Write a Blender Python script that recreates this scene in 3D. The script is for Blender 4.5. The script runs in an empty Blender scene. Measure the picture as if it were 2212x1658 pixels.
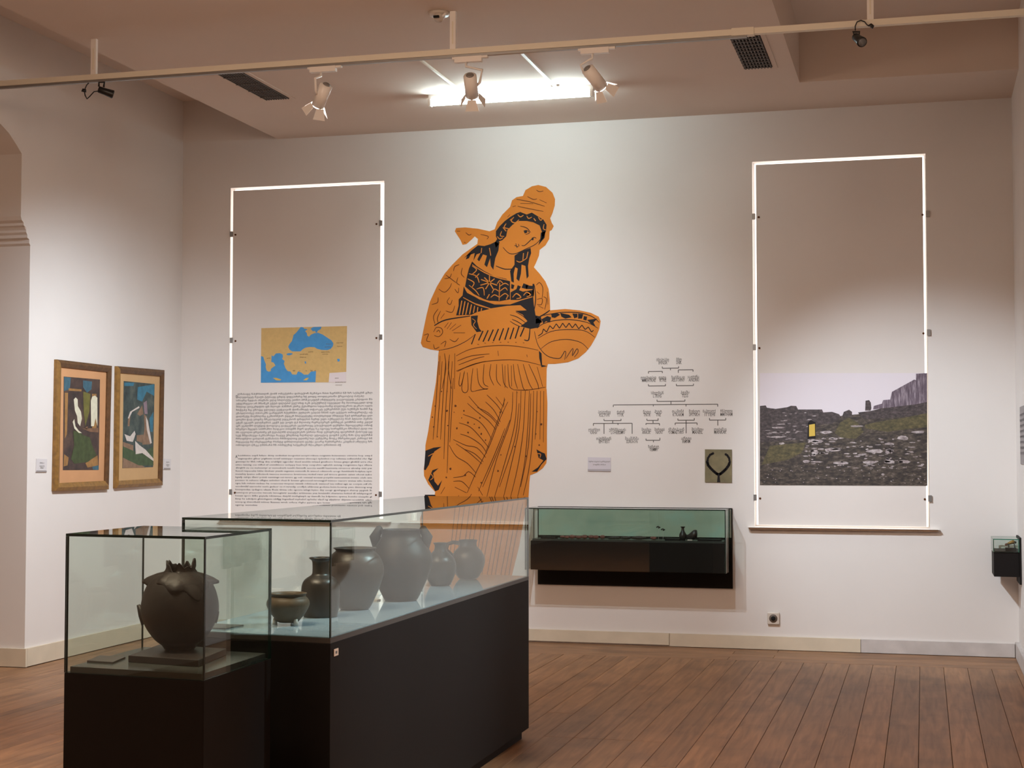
import bpy, bmesh, math, random
from math import sin, cos, pi, radians
from mathutils import Vector, Matrix
from mathutils.geometry import tessellate_polygon

random.seed(11)
sc = bpy.context.scene
COL = sc.collection

# ------------------------------------------------------------------ camera
cam_d = bpy.data.cameras.new('camera')
cam_d.sensor_fit = 'HORIZONTAL'; cam_d.sensor_width = 36.0
cam_d.lens = 36.0 * 3320.0 / 2212.0
cam_d.clip_start = 0.05; cam_d.clip_end = 60
cam = bpy.data.objects.new('camera', cam_d); COL.objects.link(cam)
cam.location = (0, 0, 1.45)
cam.rotation_euler = (radians(90 + 2.476), 0, radians(14.96))
sc.camera = cam

# ------------------------------------------------------------------ view, world, added fill and room lights
sc.view_settings.view_transform = 'Standard'
sc.view_settings.look = 'None'
sc.view_settings.gamma = 1.0
sc.view_settings.use_curve_mapping = False
sc.view_settings.exposure = 0.29
sc.cycles.use_denoising = True
sc.cycles.max_bounces = 12
sc.cycles.transparent_max_bounces = 32
sc.cycles.sample_clamp_indirect = 8.0

w = bpy.data.worlds.new('world'); sc.world = w; w.use_nodes = True
w.node_tree.nodes['Background'].inputs[0].default_value = (0.10, 0.07, 0.055, 1)
w.node_tree.nodes['Background'].inputs[1].default_value = 0.25

TUBE_STRENGTH = 74.0
SPOT_LEFT, SPOT_MID, SPOT_RIGHT = 430.0, 225.0, 500.0
SPOT_COLOR = (0.78, 0.90, 1.0)

def warm_fill(loc, power, color):
    l = bpy.data.lights.new('warm_fill', 'POINT'); l.energy = power; l.color = color; l.shadow_soft_size = 0.2
    o = bpy.data.objects.new('warm_fill', l); COL.objects.link(o); o.location = loc
# unseen warm point lights, added to raise the ambient level of the room
WARM = (1.0, 0.75, 0.56)
for hx, hy, he in ((-3.1, 5.3, 46), (-0.8, 5.4, 24)):
    warm_fill((hx, hy, 3.6), he, WARM)
for hy, he in ((4.0, 115),):  # added downward area light without a fitting, for warm bounced ambient
    l = bpy.data.lights.new('overhead_fill', 'AREA'); l.shape = 'RECTANGLE'; l.size = 1.4; l.size_y = 0.4; l.energy = he; l.color = WARM
    o = bpy.data.objects.new('overhead_fill', l); COL.objects.link(o); o.location = (-3.0, hy, 3.86)
# a cool spotlight of the next track, above the long showcase
l = bpy.data.lights.new('hall_spot', 'SPOT'); l.energy = 620; l.color = (0.72, 0.92, 1.0); l.spot_size = radians(40); l.spot_blend = 0.9; l.shadow_soft_size = 0.04
o = bpy.data.objects.new('hall_spot', l); COL.objects.link(o); o.location = (0.25, 6.6, 3.7)
from mathutils import Vector as _V
o.rotation_euler = (_V((-2.1, 6.0, 0.8)) - o.location).to_track_quat('-Z', 'Y').to_euler()

# ------------------------------------------------------------------ constants
DW = 11.3814            # back wall plane (y)
XL = -5.83           # left wall plane (x)
XR = 0.635           # right wall plane (x)
HS, HC = 3.955, 4.31 # dropped ceiling, high ceiling

# ------------------------------------------------------------------ materials
def srgb(r, g, b):
    f = lambda c: (c/255/12.92 if c/255 <= 0.04045 else ((c/255 + 0.055)/1.055)**2.4)
    return (f(r), f(g), f(b), 1)
def newmat(name):
    m = bpy.data.materials.new(name); m.use_nodes = True
    return m, m.node_tree.nodes, m.node_tree.links, m.node_tree.nodes['Principled BSDF']
def plain(name, col, rough=0.5, metal=0.0, var=0.0, scale=8.0, bump=0.0, spec=0.5):
    m, N, L, b = newmat(name)
    b.inputs['Roughness'].default_value = rough; b.inputs['Metallic'].default_value = metal
    b.inputs['Specular IOR Level'].default_value = spec
    b.inputs['Base Color'].default_value = col
    if var or bump:
        tc = N.new('ShaderNodeTexCoord'); nz = N.new('ShaderNodeTexNoise')
        nz.inputs['Scale'].default_value = scale; nz.inputs['Detail'].default_value = 5
        L.new(tc.outputs['Object'], nz.inputs['Vector'])
        if var:
            rp = N.new('ShaderNodeValToRGB'); e = rp.color_ramp.elements
            e[0].position = 0.3; e[1].position = 0.7
            e[0].color = tuple(c*(1-var) for c in col[:3]) + (1,)
            e[1].color = tuple(min(1, c*(1+var)) for c in col[:3]) + (1,)
            L.new(nz.outputs['Fac'], rp.inputs['Fac']); L.new(rp.outputs['Color'], b.inputs['Base Color'])
        if bump:
            bp = N.new('ShaderNodeBump'); bp.inputs['Strength'].default_value = bump; bp.inputs['Distance'].default_value = 0.01
            L.new(nz.outputs['Fac'], bp.inputs['Height']); L.new(bp.outputs['Normal'], b.inputs['Normal'])
    return m
def glow(name, col, strength):
    m, N, L, b = newmat(name)
    b.inputs['Base Color'].default_value = (0.8, 0.8, 0.8, 1)
    b.inputs['Emission Color'].default_value = col; b.inputs['Emission Strength'].default_value = strength
    return m
def glass(name, tint):
    m = bpy.data.materials.new(name); m.use_nodes = True
    N, L = m.node_tree.nodes, m.node_tree.links
    N.remove(N['Principled BSDF']); out = N['Material Output']
    geo = N.new('ShaderNodeNewGeometry'); mt = N.new('ShaderNodeMath'); mt.operation = 'MULTIPLY_ADD'
    mt.inputs[1].default_value = 1/1.5 - 1.5; mt.inputs[2].default_value = 1.5
    L.new(geo.outputs['Backfacing'], mt.inputs[0])
    fr = N.new('ShaderNodeFresnel'); L.new(mt.outputs[0], fr.inputs['IOR'])
    tr = N.new('ShaderNodeBsdfTransparent'); tr.inputs['Color'].default_value = tint
    gl = N.new('ShaderNodeBsdfGlossy'); gl.inputs['Roughness'].default_value = 0.0
    gl.inputs['Color'].default_value = (0.86, 0.88, 0.87, 1)
    mx = N.new('ShaderNodeMixShader')
    L.new(fr.outputs['Fac'], mx.inputs['Fac']); L.new(tr.outputs[0], mx.inputs[1]); L.new(gl.outputs[0], mx.inputs[2])
    L.new(mx.outputs[0], out.inputs['Surface'])
    return m
def wood(name):
    m, N, L, b = newmat(name)
    tc = N.new('ShaderNodeTexCoord'); oi = N.new('ShaderNodeObjectInfo')
    add = N.new('ShaderNodeVectorMath'); add.operation = 'ADD'
    comb = N.new('ShaderNodeCombineXYZ'); ms = N.new('ShaderNodeMath'); ms.operation = 'MULTIPLY'; ms.inputs[1].default_value = 37.0
    L.new(oi.outputs['Random'], ms.inputs[0]); L.new(ms.outputs[0], comb.inputs['X']); L.new(ms.outputs[0], comb.inputs['Y'])
    L.new(tc.outputs['Object'], add.inputs[0]); L.new(comb.outputs[0], add.inputs[1])
    mp = N.new('ShaderNodeMapping'); mp.inputs['Scale'].default_value = (14, 1.0, 14)
    L.new(add.outputs[0], mp.inputs['Vector'])
    gr = N.new('ShaderNodeTexNoise'); gr.inputs['Scale'].default_value = 2.2; gr.inputs['Detail'].default_value = 8; gr.inputs['Distortion'].default_value = 0.6
    L.new(mp.outputs[0], gr.inputs['Vector'])
    r1 = N.new('ShaderNodeValToRGB'); e = r1.color_ramp.elements
    e[0].position = 0.28; e[0].color = srgb(124, 88, 60); e[1].position = 0.75; e[1].color = srgb(166, 122, 85)
    L.new(gr.outputs['Fac'], r1.inputs['Fac'])
    # dark wear stains with a shape of their own
    st = N.new('ShaderNodeTexNoise'); st.inputs['Scale'].default_value = 2.6; st.inputs['Detail'].default_value = 6
    L.new(add.outputs[0], st.inputs['Vector'])
    r2 = N.new('ShaderNodeValToRGB'); f = r2.color_ramp.elements
    f[0].position = 0.26; f[0].color = (0.62, 0.62, 0.66, 1); f[1].position = 0.50; f[1].color = (1, 1, 1, 1)
    L.new(st.outputs['Fac'], r2.inputs['Fac'])
    mu = N.new('ShaderNodeMix'); mu.data_type = 'RGBA'; mu.blend_type = 'MULTIPLY'; mu.inputs['Factor'].default_value = 1.0
    L.new(r1.outputs['Color'], mu.inputs['A']); L.new(r2.outputs['Color'], mu.inputs['B'])
    hsv = N.new('ShaderNodeHueSaturation')
    mr = N.new('ShaderNodeMapRange'); mr.inputs['To Min'].default_value = 0.86; mr.inputs['To Max'].default_value = 1.12
    L.new(oi.outputs['Random'], mr.inputs['Value']); L.new(mr.outputs[0], hsv.inputs['Value'])
    L.new(mu.outputs['Result'], hsv.inputs['Color']); L.new(hsv.outputs['Color'], b.inputs['Base Color'])
    b.inputs['Roughness'].default_value = 0.5
    bp = N.new('ShaderNodeBump'); bp.inputs['Strength'].default_value = 0.25; bp.inputs['Distance'].default_value = 0.003
    L.new(gr.outputs['Fac'], bp.inputs['Height']); L.new(bp.outputs['Normal'], b.inputs['Normal'])
    return m
def mottled(name, cols, scale=(20, 20, 20), detail=8, rough=0.6):
    """printed picture: several tones mixed by noise"""
    m, N, L, b = newmat(name)
    tc = N.new('ShaderNodeTexCoord'); mp = N.new('ShaderNodeMapping'); mp.inputs['Scale'].default_value = scale
    nz = N.new('ShaderNodeTexNoise'); nz.inputs['Scale'].default_value = 1.0; nz.inputs['Detail'].default_value = detail; nz.inputs['Roughness'].default_value = 0.65
    L.new(tc.outputs['Object'], mp.inputs['Vector']); L.new(mp.outputs[0], nz.inputs['Vector'])
    rp = N.new('ShaderNodeValToRGB'); el = rp.color_ramp.elements
    n = len(cols)
    for i, c in enumerate(cols):
        p = 0.3 + 0.4*i/(n-1)
        if i == 0: q = el[0]; q.position = p
        elif i == n-1: q = el[-1]; q.position = p
        else: q = el.new(p)
        q.color = c
    L.new(nz.outputs['Fac'], rp.inputs['Fac']); L.new(rp.outputs['Color'], b.inputs['Base Color'])
    b.inputs['Roughness'].default_value = rough
    return m

M_WALL = plain('white_wall_paint', srgb(225, 218, 213), 0.85, var=0.025, scale=1.3, bump=0.02, spec=0.2)
M_CEIL = plain('ceiling_paint', srgb(216, 200, 188), 0.9, var=0.02, scale=1.0, spec=0.15)
M_BASE = plain('cream_baseboard_paint', srgb(212, 198, 176), 0.55, var=0.06, scale=6)
M_BASEG = plain('grey_baseboard_paint', srgb(196, 188, 184), 0.6, var=0.10, scale=9)
M_SUB = plain('dark_subfloor', srgb(30, 20, 15), 0.9)
M_WOOD = wood('worn_wood')
M_SILL = plain('white_sill_paint', srgb(232, 226, 216), 0.5, var=0.04, scale=5)
M_SILLW = plain('bare_sill_wood', srgb(128, 92, 62), 0.6, var=0.15, scale=9)
M_BOARD = plain('white_printed_board', srgb(222, 213, 207), 0.75, var=0.015, scale=2, spec=0.2)
M_DAY = glow('daylight_pane', (1.0, 0.93, 0.88, 1), 1.25)
M_BLACKP = plain('black_plinth_paint', srgb(27, 23, 22), 0.6, var=0.06, scale=3, spec=0.15)
M_DECK = plain('grey_deck_board', srgb(146, 168, 184), 0.06, var=0.05, scale=14)
M_DECKE = plain('dark_deck_board', srgb(62, 66, 63), 0.2, var=0.05, scale=14)
M_LIP = plain('dark_deck_edge', srgb(66, 60, 56), 0.4)
M_BLOCK = plain('dark_brown_block_paint', srgb(38, 33, 31), 0.4)
M_GLASS = glass('clear_case_glass', (0.945, 0.975, 0.955, 1))
M_EDGE = plain('dark_green_glass_edge', srgb(16, 34, 28), 0.15)
M_EDGET = plain('teal_glass_edge', srgb(30, 104, 82), 0.15)
M_CLAY = plain('dark_grey_clay', srgb(34, 30, 29), 0.5, spec=0.28, var=0.18, scale=18, bump=0.25)
M_CLAYB = plain('black_clay', srgb(38, 34, 32), 0.38, spec=0.5, var=0.2, scale=22, bump=0.2)
M_CLAYT = plain('tan_grey_clay', srgb(84, 72, 58), 0.5, spec=0.28, var=0.22, scale=16, bump=0.2)
M_CLAYG = plain('grey_clay', srgb(58, 51, 47), 0.38, spec=0.5, var=0.2, scale=16, bump=0.25)
M_ACR = plain('clear_acrylic', srgb(196, 194, 188), 0.15)
M_CARD = plain('pale_card', srgb(206, 200, 194), 0.6)
M_DCARD = plain('charcoal_card', srgb(78, 74, 72), 0.4)
M_WMETAL = plain('white_lamp_metal', srgb(238, 232, 226), 0.35)
M_RAIL = plain('cream_track_metal', srgb(228, 220, 202), 0.45)
M_GREYM = plain('grey_metal', srgb(150, 148, 146), 0.35, metal=0.6)
M_BLACKM = plain('black_lamp_metal', srgb(18, 17, 18), 0.4)
M_LENS = glow('lit_lens', (1.0, 0.98, 0.95, 1), 60.0)
M_LENSOFF = plain('grey_lens', srgb(110, 110, 112), 0.12)
M_TUBE = glow('lit_tube', (0.78, 0.98, 1.0, 1), TUBE_STRENGTH)
M_VENT = plain('dark_vent_metal', srgb(74, 62, 56), 0.5)
M_VOID = plain('black_duct', srgb(12, 10, 9), 0.9)
M_ORANGE = plain('ochre_print', srgb(202, 122, 44), 0.7, var=0.05, scale=3, spec=0.2)
M_INK = plain('black_print', srgb(34, 30, 32), 0.7, spec=0.2)
M_BROWNINK = plain('brown_print', srgb(92, 50, 22), 0.7, spec=0.2)
M_TEXT = plain('grey_black_text', srgb(58, 54, 54), 0.8, spec=0.1)
M_TEXTL = plain('grey_text', srgb(118, 112, 108), 0.8, spec=0.1)
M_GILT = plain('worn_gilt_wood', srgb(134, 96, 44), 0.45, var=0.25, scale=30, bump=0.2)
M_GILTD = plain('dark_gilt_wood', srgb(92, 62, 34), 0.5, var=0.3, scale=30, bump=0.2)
M_MAT = plain('peach_mat_card', srgb(206, 158, 110), 0.8, var=0.04, scale=10)
M_PLASTIC = plain('white_plastic', srgb(206, 194, 182), 0.4)
M_DARKHOLE = plain('socket_well', srgb(96, 82, 70), 0.6)

# ------------------------------------------------------------------ mesh helpers
class MB:
    def __init__(s): s.v = []; s.f = []; s.m = []; s.smooth = []
    def add(s, vs, fs, mi=0, sm=False):
        o = len(s.v); s.v += [tuple(v) for v in vs]
        for f in fs: s.f.append(tuple(i+o for i in f)); s.m.append(mi); s.smooth.append(sm)
        return s
    def box(s, x0, y0, z0, x1, y1, z1, mi=0):
        v = [(x0,y0,z0),(x1,y0,z0),(x1,y1,z0),(x0,y1,z0),(x0,y0,z1),(x1,y0,z1),(x1,y1,z1),(x0,y1,z1)]
        return s.add(v, [(0,3,2,1),(4,5,6,7),(0,1,5,4),(1,2,6,5),(2,3,7,6),(3,0,4,7)], mi)
    def quadprism(s, q, z0, z1, mi=0):
        v = [(x,y,z0) for x,y in q] + [(x,y,z1) for x,y in q]; n = len(q)
        f = [tuple(range(n-1,-1,-1)), tuple(range(n,2*n))] + [(i,(i+1)%n,n+(i+1)%n,n+i) for i in range(n)]
        return s.add(v, f, mi)
    def prism(s, poly, mp, o0, o1, mi=0):
        """flat outline mapped by mp(u, v, offset), from offset o0 (back) to o1 (front)"""
        n = len(poly)
        tri = tessellate_polygon([[Vector((u, v, 0)) for u, v in poly]])
        v = [mp(u, w_, o0) for u, w_ in poly] + [mp(u, w_, o1) for u, w_ in poly]
        f = [tuple(n+i for i in t) for t in tri] + [tuple(t) for t in tri]
        f += [(i,(i+1)%n,n+(i+1)%n,n+i) for i in range(n)]
        return s.add(v, f, mi)
    def flat(s, poly, mp, o, mi=0):
        tri = tessellate_polygon([[Vector((u, v, 0)) for u, v in poly]])
        return s.add([mp(u, w_, o) for u, w_ in poly], [tuple(t) for t in tri], mi)
    def stroke(s, pts, width, mp, o, mi=0, curve=True, taper=False):
        P = [Vector((p[0], p[1])) for p in pts]
        if curve and len(P) > 2:
            Q = []
            for i in range(len(P)-1):
                a = P[max(i-1,0)]; b = P[i]; c = P[i+1]; d = P[min(i+2,len(P)-1)]
                for k in range(4):
                    t = k/4
                    Q.append(0.5*((2*b)+(c-a)*t+(2*a-5*b+4*c-d)*t*t+(3*b-a-3*c+d)*t**3))
            Q.append(P[-1]); P = Q
        n = len(P); L, R = [], []
        for i in range(n):
            d = (P[min(i+1,n-1)]-P[max(i-1,0)])
            if d.length < 1e-9: d = Vector((1,0))
            d.normalize(); nn = Vector((-d.y, d.x))
            ww = width/2
            if taper: ww *= 0.35 + 0.65*sin(pi*(0.15+0.7*i/max(1,n-1)))
            L.append(P[i]+nn*ww); R.append(P[i]-nn*ww)
        v = [mp(p.x,p.y,o) for p in L] + [mp(p.x,p.y,o) for p in R]
        return s.add(v, [(i,i+1,n+i+1,n+i) for i in range(n-1)], mi)
    def tube(s, pts, r, n=10, mi=0, cap=True):
        P = [Vector(p) for p in pts]; m = len(P)
        rs = r if isinstance(r, (list, tuple)) else [r]*m
        vs = []
        ref = None
        for i in range(m):
            d = (P[min(i+1,m-1)]-P[max(i-1,0)]).normalized()
            if ref is None: ref = Vector((0,0,1)) if abs(d.z) < 0.9 else Vector((1,0,0))
            a = d.cross(ref).normalized(); b = a.cross(d).normalized(); ref = b
            for k in range(n):
                t = 2*pi*k/n; vs.append(P[i] + rs[i]*(cos(t)*a + sin(t)*b))
        fs = [(i*n+k, i*n+(k+1)%n, (i+1)*n+(k+1)%n, (i+1)*n+k) for i in range(m-1) for k in range(n)]
        if cap: fs += [tuple(range(n-1,-1,-1)), tuple(range((m-1)*n, m*n))]
        return s.add(vs, fs, mi, True)
    def lathe(s, prof, n=48, mi=0, c=(0,0,0), wob=None):
        """prof: (r, z) from the foot up; wob(angle, i, r, z) may change a ring point"""
        vs = []; m = len(prof)
        for i, (r, z) in enumerate(prof):
            for k in range(n):
                a = 2*pi*k/n; rr, zz = (r, z) if wob is None else wob(a, i, r, z)
                vs.append((c[0]+rr*cos(a), c[1]+rr*sin(a), c[2]+zz))
        fs = [(i*n+k, i*n+(k+1)%n, (i+1)*n+(k+1)%n, (i+1)*n+k) for i in range(m-1) for k in range(n)]
        fs += [tuple(range(n-1,-1,-1)), tuple(range((m-1)*n, m*n))]
        return s.add(vs, fs, mi, True)
    def mesh(s, name, mats, recalc=True):
        me = bpy.data.meshes.new(name); me.from_pydata(s.v, [], s.f)
        for m in (mats if isinstance(mats, (list, tuple)) else [mats]): me.materials.append(m)
        me.polygons.foreach_set('material_index', s.m); me.polygons.foreach_set('use_smooth', s.smooth)
        if recalc:
            bm = bmesh.new(); bm.from_mesh(me); bmesh.ops.recalc_face_normals(bm, faces=bm.faces); bm.to_mesh(me); bm.free()
        me.update(); return me

def put(name, mb, mats, parent=None, loc=None, recalc=True, label=None):
    me = mb.mesh(name, mats, recalc) if isinstance(mb, MB) else mb
    o = bpy.data.objects.new(name, me); COL.objects.link(o)
    if parent is not None:
        o.parent = parent
        o.matrix_parent_inverse = Matrix.Translation(parent.location).inverted() if loc is None else Matrix.Identity(4)
    if loc is not None: o.location = loc
    if label: o['label'] = label
    return o
def thing(name, label, cat, loc=(0,0,0), group=None):
    o = bpy.data.objects.new(name, None); COL.objects.link(o); o.location = loc; o.empty_display_size = 0.1
    o['label'] = label; o['category'] = cat
    if group: o['group'] = group
    return o
def tag(o, label, cat, group=None):
    o['label'] = label; o['category'] = cat
    if group: o['group'] = group
    return o
def struct(name, mb, mats, parent=None, recalc=True):
    o = put(name, mb, mats, parent, recalc=recalc)
    if parent is None: o['kind'] = 'structure'
    return o
def bevel(o, w_, seg=2):
    m = o.modifiers.new('bevel', 'BEVEL'); m.width = w_; m.segments = seg; m.limit_method = 'ANGLE'
    return o
def on_back(u, v, o): return (u, DW-o, v)
def on_left(u, v, o): return (XL+o, u, v)
def on_right(u, v, o): return (XR-o, u, v)

GEO = 'აბგდევზთიკლმნოპჟრსტუფქღყშჩცძწჭხჯჰ'
LAT = 'eeeaaatttooonnniiisssrrrhhhllddccuummffppggwwybvk'
def fake_words(total, alpha):
    out = []; n = 0
    while n < total:
        k = random.choice([2,3,4,5,6,7,8,9,5,6]); k = min(k, max(2, total-n))
        out.append(''.join(random.choice(alpha) for _ in range(k))); n += k+1
    return ' '.join(out)
_dg = None
def glyphs(body):
    c = bpy.data.curves.new('text', 'FONT'); c.body = body; c.resolution_u = 1; c.size = 1.0; c.offset = 0.012
    o = bpy.data.objects.new('text', c); COL.objects.link(o)
    dg = bpy.context.evaluated_depsgraph_get()
    me = bpy.data.meshes.new_from_object(o.evaluated_get(dg))
    v = [(p.co.x, p.co.y) for p in me.vertices]; f = [tuple(p.vertices) for p in me.polygons]
    bpy.data.objects.remove(o); bpy.data.curves.remove(c); bpy.data.meshes.remove(me)
    return v, f
def write(mb, body, u0, v0, width, mp, o, height=None, center=False, mi=0, bold=0.0):
    """one line of lettering whose ink spans `width`; v0 is the baseline"""
    v, f = glyphs(body)
    if not v: return
    xs = [p[0] for p in v]; x0, x1 = min(xs), max(xs); k = width/(x1-x0)
    kv = k if height is None else height
    off = -width/2 if center else 0
    mb.add([mp(u0+off+(x-x0)*k, v0+y*kv, o) for x, y in v], f, mi)

# ================================================================== STRUCTURE
# ---- floor: boards run towards the back wall, two border boards lie along it
floor = struct('floor', MB().box(-8.4, -7.5, -0.12, XR+0.1, DW+0.1, -0.021), M_SUB)
BW = 0.1535
board_meshes = {}
def board_mesh(L, wd):
    key = (round(L, 2), round(wd, 3))
    if key not in board_meshes:
        g = 0.0012; mb = MB(); h = 0.0015
        x0, x1, y0, y1 = g, wd-g, g, key[0]-g
        v = [(x0,y0,-0.02),(x1,y0,-0.02),(x1,y1,-0.02),(x0,y1,-0.02),
             (x0,y0,-h),(x1,y0,-h),(x1,y1,-h),(x0,y1,-h),
             (x0+h,y0+h,0),(x1-h,y0+h,0),(x1-h,y1-h,0),(x0+h,y1-h,0)]
        mb.add(v, [(0,3,2,1),(0,1,5,4),(1,2,6,5),(2,3,7,6),(3,0,4,7),(4,5,9,8),(5,6,10,9),(6,7,11,10),(7,4,8,11),(8,9,10,11)])
        board_meshes[key] = mb.mesh('floor_board', M_WOOD)
    return board_meshes[key]
YB = 10.76
x = -0.19 - 36*BW - 16*BW
ncol = 0
while x < XR-0.01:
    wd = min(BW, XR - x)
    if wd > 0.03:
        end = YB if x > XL-BW else 9.165
        if x < -8.2: x += BW; continue
        first = random.choice([2.4, 3.1, 3.7, 4.3, 5.0, 5.6]); y = end
        stop = -1.6 if x > -6.2 else 4.4
        while y > stop:
            L = first if y == end else random.choice([3.6, 4.4, 5.0, 5.6])
            put('floor_board', board_mesh(L, wd), None, floor, loc=(x, y-L, random.uniform(-0.0008, 0.0)))
            y -= L
    x += BW
for j in range(4):
    wd = (DW - YB)/4
    xx = XL
    for L in ([2.6, 2.2, 1.66] if j % 2 else [1.9, 2.6, 1.96]):
        L = min(L, XR-xx)
        o = put('floor_board', board_mesh(L, wd), None, floor, loc=(xx, YB+(j+1)*wd, 0)); o.rotation_euler.z = -pi/2
        xx += L

# ---- back wall with two window openings
WIN = [dict(o=([(-5.4031,3.5761),(-4.0843,0.888)]), b=([(-5.3763,3.5504),(-4.1151,0.9093)])), dict(o=([(-1.2003,3.585),(0.0403,0.9015)]), b=([(-1.1716,3.5595),(0.0181,0.9078)]))]
def rect(pq):
    (a, b), (c, d) = pq
    return min(a, c), max(a, c), min(b, d), max(b, d)
R1, R2 = rect(WIN[0]['o']), rect(WIN[1]['o'])
SILL1, SILL2 = [(-4.8141,0.9049)][0][1], [(-0.5684,0.8937)][0][1]
R1 = (R1[0], R1[1], SILL1, R1[3]); R2 = (R2[0], R2[1], SILL2, R2[3])
wb = MB()
for (x0, x1, z0, z1) in [(XL-0.6, R1[0], 0, HC), (R1[1], R2[0], 0, HC), (R2[1], XR+0.4, 0, HC),
                         (R1[0], R1[1], 0, R1[2]), (R1[0], R1[1], R1[3], HC), (R2[0], R2[1], 0, R2[2]), (R2[0], R2[1], R2[3], HC)]:
    wb.box(x0, DW, z0, x1, DW+0.35, z1)
struct('wall_back', wb, M_WALL)
for i, R in enumerate((R1, R2)):
    wf = struct('window_%d' % (i+1), MB().box(R[0]+0.002, DW+0.20, R[2], R[0]+0.05, DW+0.26, R[3]).box(R[1]-0.05, DW+0.20, R[2], R[1]-0.002, DW+0.26, R[3])
           .box(R[0]+0.05, DW+0.20, R[3]-0.05, R[1]-0.05, DW+0.26, R[3]-0.002).box(R[0]+0.05, DW+0.20, R[2], R[1]-0.05, DW+0.26, R[2]+0.05)
           .box((R[0]+R[1])/2-0.02, DW+0.20, R[2]+0.05, (R[0]+R[1])/2+0.02, DW+0.26, R[3]-0.05), M_SILL)
    put('window_pane', MB().box(R[0]+0.01, DW+0.06, R[2]+0.01, R[1]-0.01, DW+0.068, R[3]-0.005), M_DAY, wf)
# sills
s2a, s2b = [(-1.2471,0.8883)][0], [(0.1083,0.8778)][0]
t = struct('trim_1', MB().box(s2a[0], DW-0.045, s2b[1]+0.010, s2b[0], DW+0.05, s2a[1]), M_SILL)
put('sill_underside', MB().box(s2a[0]+0.01, DW-0.038, s2b[1]-0.002, s2b[0]-0.01, DW-0.0005, s2b[1]+0.0095), M_SILLW, t, label='bare brown wood underside of the sill')
s1a, s1b = [(-5.4713,0.8973)][0], [(-4.0135,0.8853)][0]
t = struct('trim_2', MB().box(s1a[0], DW-0.045, s1b[1]+0.010, s1b[0], DW+0.05, s1a[1]), M_SILL)
put('sill_underside', MB().box(s1a[0]+0.01, DW-0.038, s1b[1]-0.002, s1b[0]-0.01, DW-0.0005, s1b[1]+0.0095), M_SILLW, t, label='bare brown wood underside of the sill')

# ---- left wall with the arched opening
arch = [(9.0551,3.4411),(8.9938,3.4889),(8.9006,3.5512),(8.799,3.5951)]
prof = [(DW+0.3, 0), (DW+0.3, HC), (-7.5, HC), (-7.5, 0), (5.3, 0), (5.3, 3.2), (5.55, 3.55), (6.1, 3.86), (6.9, 4.02), (7.7, 3.97), (8.3, 3.80)] + arch[::-1] + [(9.056, 3.02), (9.175, 2.85), (9.17, 2.84), (9.17, 0)]
struct('wall_left', MB().prism(prof, lambda u, v, o: (XL-o, u, v), 0.0, 0.62), M_WALL)
imp = [(9.17, 2.835), (9.155, 2.85), (9.155, 2.875), (9.13, 2.885), (9.13, 2.905), (9.115, 2.92), (9.115, 2.95), (9.085, 2.962), (9.085, 2.98), (9.06, 2.995), (9.049, 3.02), (9.049, 3.03), (9.18, 3.03), (9.18, 2.835)]
t = struct('trim_3', MB().prism(imp, lambda u, v, o: (XL-o, u, v), -0.003, 0.623), M_WALL)
# the next room seen through the arch
struct('wall_far', MB().box(-8.5, 9.6, 0, XL-0.63, 9.8, HC).box(-8.6, -7.5, 0, -8.4, 9.8, HC), M_WALL)

# ---- right wall, front wall
struct('wall_right', MB().box(XR, -7.5, 0, XR+0.3, DW+0.3, HC), M_WALL)
struct('wall_front', MB().box(-8.6, -7.7, 0, XR+0.3, -7.5, HC), M_WALL)

# ---- ceiling: high slab, dropped panel and band along the back wall
ce = struct('ceiling', MB().box(-8.6, -7.7, HC, XR+0.4, DW+0.3, HC+0.2), M_CEIL)
put('dropped_panel', MB().prism([(-4.995, -7.5), (-4.995, DW), (XR, DW), (XR, 10.53), (-0.785, 10.53), (-0.785, -7.5)],
    lambda u, v, o: (u, v, o), HS, HC), M_CEIL, ce)

# ---- baseboards
bb = MB()
bl = struct('baseboard_left', MB().box(XL, 9.172, 0.006, XL+0.022, DW, 0.125), M_BASE)
put('board_return', MB().box(XL-0.62, 9.148, 0.004, XL+0.022, 9.1695, 0.125), M_BASE, bl)
segs = [(XL+0.023, -3.95, M_BASE, 0.012), (-3.945, -1.832, M_BASE, 0.012), (-1.828, -0.449, M_BASE, 0.004), (-0.446, XR-0.03, M_BASEG, 0.004)]
bb0 = None
for (a, b, m_, z0) in segs:
    mb = MB().box(a, DW-0.02, z0, b, DW-0.0004, 0.098)
    if bb0 is None: bb0 = struct('baseboard_back', mb, m_)
    else: put('board_segment', mb, m_, bb0, label='grey stained length of baseboard' if m_ is M_BASEG else None)
struct('baseboard_right', MB().box(XR-0.025, 4.0, 0.004, XR-0.0004, DW, 0.11), M_BASEG)

# ================================================================== CEILING FITTINGS
TY, TZ0, TZ1 = 8.304, 3.688, 3.735
tr = thing('lighting_track', 'long cream lighting track hung on rods below the ceiling', 'track light', (-2.566, TY, TZ1))
put('rail', MB().box(XL+0.01, TY-0.019, TZ0+0.014, XR-0.01, TY+0.019, TZ1), M_RAIL, tr)
put('conductor_channel', MB().box(XL+0.3, TY-0.012, TZ0, -0.9, TY+0.012, TZ0+0.0138), M_GREYM, tr, label='grey metal channel along the underside')
for rx, rz in ((-4.855, HS), (-2.566, HS), (-0.245, HC)):
    rod = put('rod', MB().box(rx-0.017, TY-0.012, TZ1+0.0004, rx+0.017, TY+0.012, rz-0.0004), M_WMETAL, tr)
    put('rod_groove', MB().box(rx-0.004, TY-0.0135, TZ1+0.03, rx+0.004, TY-0.0122, rz-0.06), M_RAIL, rod)
put('joint_cover', MB().box(-0.98, TY-0.024, TZ0+0.010, -0.86, TY+0.024, TZ1+0.004), M_RAIL, tr)

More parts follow.
